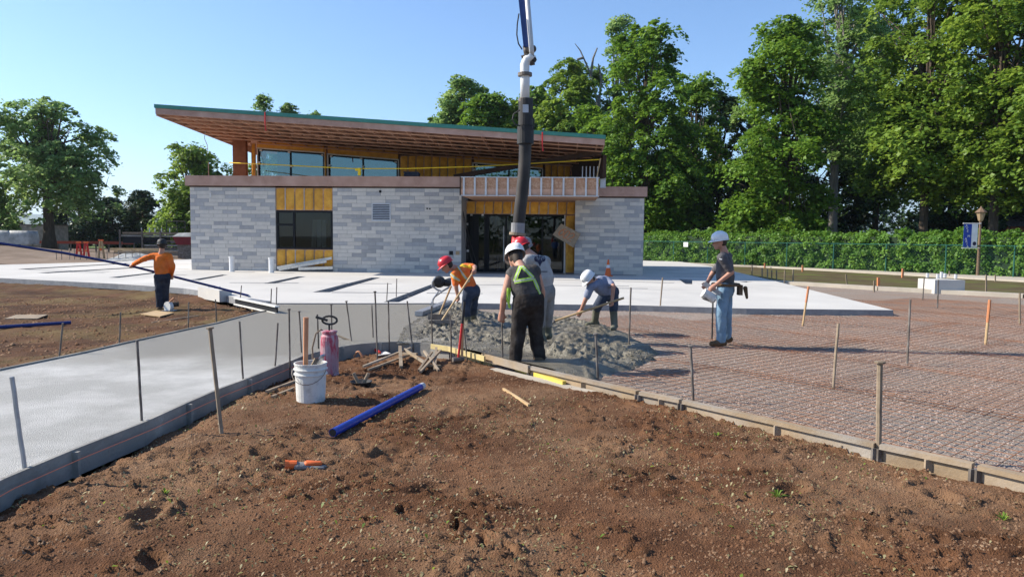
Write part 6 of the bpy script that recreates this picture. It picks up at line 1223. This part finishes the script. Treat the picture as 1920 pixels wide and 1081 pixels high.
x = D(78, 450, 68).x; e = empty('shed', (x, 68, 0), 'grey site shed behind the large shade tree', 'shed'); obj('wall', MB().box(x - 1.3, x + 1.3, 67, 70, 0, 2.4), M['form'], e); obj('roof', MB().box(x - 1.45, x + 1.45, 66.9, 70.1, 2.403, 2.5), M['steel'], e)
# lumber rack
Yr = 52; x0, x1 = D(232, 450, Yr).x, D(357, 450, Yr).x; e = empty('lumber_rack', ((x0 + x1) / 2, Yr, 0), 'dark rack stacked with lumber and scaffolding behind the orange shirt worker', 'rack')
for i, (z, h_, s0_, s1_, m) in enumerate([(0.25, .18, 0, 1, 'oldwood'), (.5, .1, .35, 1, 'form'), (.68, .1, .35, 1, 'steel'), (.86, .1, .35, 1, 'form'), (1.05, .45, .05, .62, 'dark'), (1.52, .12, .0, .9, 'form'), (1.7, .14, .05, .85, 'oldwood'), (1.2, .06, .4, 1, 'oldwood')]):
    obj('stack_layer', MB().box(lerp(x0, x1, s0_), lerp(x0, x1, s1_), Yr - 0.6 + 0.03 * (i % 3), Yr + 0.8, z, z + h_), M[m], e)
for t in (0.02, 0.35, 0.62, 0.97): obj('upright', MB().box(lerp(x0, x1, t) - .05, lerp(x0, x1, t) + .05, Yr - .72, Yr - .62, 0, 2.0 if t < .9 else 1.3), M['steel'], e)
for t in (0.3, 0.42, 0.5, 0.6, 0.72): obj('upright_pin', MB().box(lerp(x0, x1, t) - .025, lerp(x0, x1, t) + .025, Yr - .3, Yr - .25, 1.85, 2.15), M['galv'], e)
x = D(330, 440, 58).x; e = empty('lift_basket', (x, 58, 0), 'dark railed lift basket above the lumber rack', 'lift'); 
for a in (-0.75, 0.1, 0.75): obj('rail_post', MB().tube([(x + a, 58, 1.2), (x + a, 58, 2.75)], 0.035, 6), M['black'], e)
for z in (2.25, 2.75): obj('rail', MB().tube([(x - .75, 58, z), (x + .75, 58, z)], 0.035, 6), M['black'], e)
obj('platform', MB().box(x - .8, x + .8, 57.5, 58.5, 1.0, 1.2), M['steel'], e)
x = D(350, 455, 50).x; e = empty('red_skip', (x, 50, 0), 'dark red skip with a white cover beside the pavilion corner', 'skip'); obj('tub', MB().hexa([(x - .55, 49.6, 1.0), (x + .6, 49.6, 1.0), (x + .6, 50.6, 1.0), (x - .55, 50.6, 1.0), (x - .75, 49.5, 1.55), (x + .7, 49.5, 1.55), (x + .7, 50.7, 1.55), (x - .75, 50.7, 1.55)]), mat('maroon_paint', (0.16, 0.015, 0.025), 0.5, (0.12, 0.015, 0.02), 4), e); obj('cover', MB().hexa([(x - .75, 49.5, 1.553), (x + .7, 49.5, 1.553), (x + .7, 50.7, 1.553), (x - .75, 50.7, 1.553), (x - .45, 49.7, 1.8), (x + .6, 49.7, 1.85), (x + .6, 50.5, 1.85), (x - .45, 50.5, 1.8)]), M['tarp'], e); obj('stand', MB().box(x - .5, x + .5, 49.7, 50.5, 0, 0.997), M['steel'], e)
xa, xb = D(208, 467, 46).x, D(300, 467, 46).x; plank(Vector((xa, 46, .72)), Vector((xb, 46, .72)), 0.3, 0.14, 'wood', 'long orange brown timber on the heap before the lumber rack', cat='timber', name='timber'); plank(Vector((xa + .2, 46.1, .56)), Vector((xb - .3, 46.1, .56)), 0.3, 0.12, 'formwood', 'second timber just below the long orange brown one', cat='timber', name='timber')
xa, xb = D(200, 480, 45).x, D(296, 480, 45).x; e = link('tarp_heap', grid_mesh('tarp_heap', np.linspace(xa, xb, 40), np.linspace(44.2, 46.4, 24), lambda X, Y: 0.03 + np.clip(1 - ((X - (xa + xb) / 2) / ((xb - xa) / 2)) ** 2, 0, 1) * np.clip(1 - ((Y - 45.3) / 1.1) ** 2, 0, 1) * (0.3 + 0.35 * fbm(X * 2, Y * 2, 3)), lambda X, Y: X < 99, M['tarp'])); tag(e, 'crumpled white tarpaulin heap below the long timber', 'tarpaulin')
for px, lb in [(148, 'red folded barrier with two legs nearer the large tree'), (162, 'red folded barrier with two legs next to the pale one'), (190, 'pale orange folded barrier beside the tarpaulin heap')]:
    Y = 47; p = D(px, 480, Y); p.z = 0.03; e = empty('barrier', p, lb, 'barrier', 'folded barriers in the yard'); hh_ = 1.05 if px < 180 else 1.2
    for sg in (-1, 1): obj('leg', MB().beam(p + Vector((0.2 * sg, 0, 0)), p + Vector((0.05 * sg, 0, hh_)), 0.12, 0.08), M['red' if px < 180 else 'wood'], e)
    obj('top', MB().box(p.x - .14, p.x + .14, p.y - .07, p.y + .07, hh_ + .033, hh_ + .12), M['cone'], e); obj('reflector', MB().box(p.x - .1, p.x + .1, p.y - .06, p.y - .04, hh_ * .5, hh_ * .62), M['cone'], e)
# red rail fence along the lawn
e = empty('rail_fence', (D(160, 462, 66).x, 66, 0), 'long red rail fence across the yard behind the barriers', 'fence'); xa, xb = D(60, 460, 66).x, D(250, 460, 66).x
obj('rail', MB().box(xa, xb, 65.95, 66.05, 0.75, 1.0), mat('rail_red', (0.32, 0.06, 0.035), 0.6), e)
for i in range(9): xx = lerp(xa, xb, i / 8); obj('post', MB().box(xx - .05, xx + .05, 66.06, 66.16, 0, 0.95), M['steel'], e)
for i in range(14):
    px = 105 + i * 12 + random.uniform(-3, 3); p = D(px, 480, 44.5); p.z = 0; tag(obj('rebar_pin', MB().tube([p, p + Vector((random.uniform(-.04, .04), 0, random.uniform(.5, .9)))], 0.02, 5), M['steel']), 'rusty rebar pin along the yard edge of the slab', 'pin', 'rebar pins at the yard edge')
# brick house far right
x = D(1925, 440, 56).x; e = empty('brick_house', (x, 56, 0), 'red brick house corner glimpsed behind the trees by the lamp', 'house'); obj('wall', MB().box(x - 1.6, x + 8, 56, 62, 0, 3.0), M['brick'], e); obj('roof', MB().hexa([(x - 1.9, 55.7, 3.003), (x + 8.3, 55.7, 3.003), (x + 8.3, 62.3, 3.003), (x - 1.9, 62.3, 3.003), (x + .5, 58.5, 4.8), (x + 6, 58.5, 4.8), (x + 6, 59.5, 4.8), (x + .5, 59.5, 4.8)]), M['steel'], e); obj('window', MB().box(x + 1, x + 2.2, 55.95, 55.997, 1, 2.3), M['dark'], e)
# letters
dg = bpy.context.evaluated_depsgraph_get()
for o, loc, m, parent in TEXTS:
    me = bpy.data.meshes.new_from_object(o.evaluated_get(dg)); cu = o.data; bpy.data.objects.remove(o); bpy.data.curves.remove(cu)
    me.transform(Matrix.Rotation(R(90), 4, 'X')); me.transform(W[parent.name].inverted() @ Matrix.Translation(Vector(loc))); me.materials.clear(); me.materials.append(M[m]); link('letter', me, parent)
# ================================================================ AIR
hz = MB().box(-9500, 9500, -3500, 12500, -4, 330); o = obj('haze', hz, None); o['kind'] = 'stuff'; o['label'] = 'thin blue haze over the distant river hills'; o['category'] = 'haze'
m = bpy.data.materials.new('haze'); m.use_nodes = True; n = m.node_tree.nodes; n.clear(); v = n.new('ShaderNodeVolumePrincipled'); v.inputs['Color'].default_value = (0.75, 0.86, 1, 1); v.inputs['Density'].default_value = 0.00014; v.inputs['Anisotropy'].default_value = 0.3
oo = n.new('ShaderNodeOutputMaterial'); m.node_tree.links.new(v.outputs[0], oo.inputs['Volume']); o.data.materials.append(m)
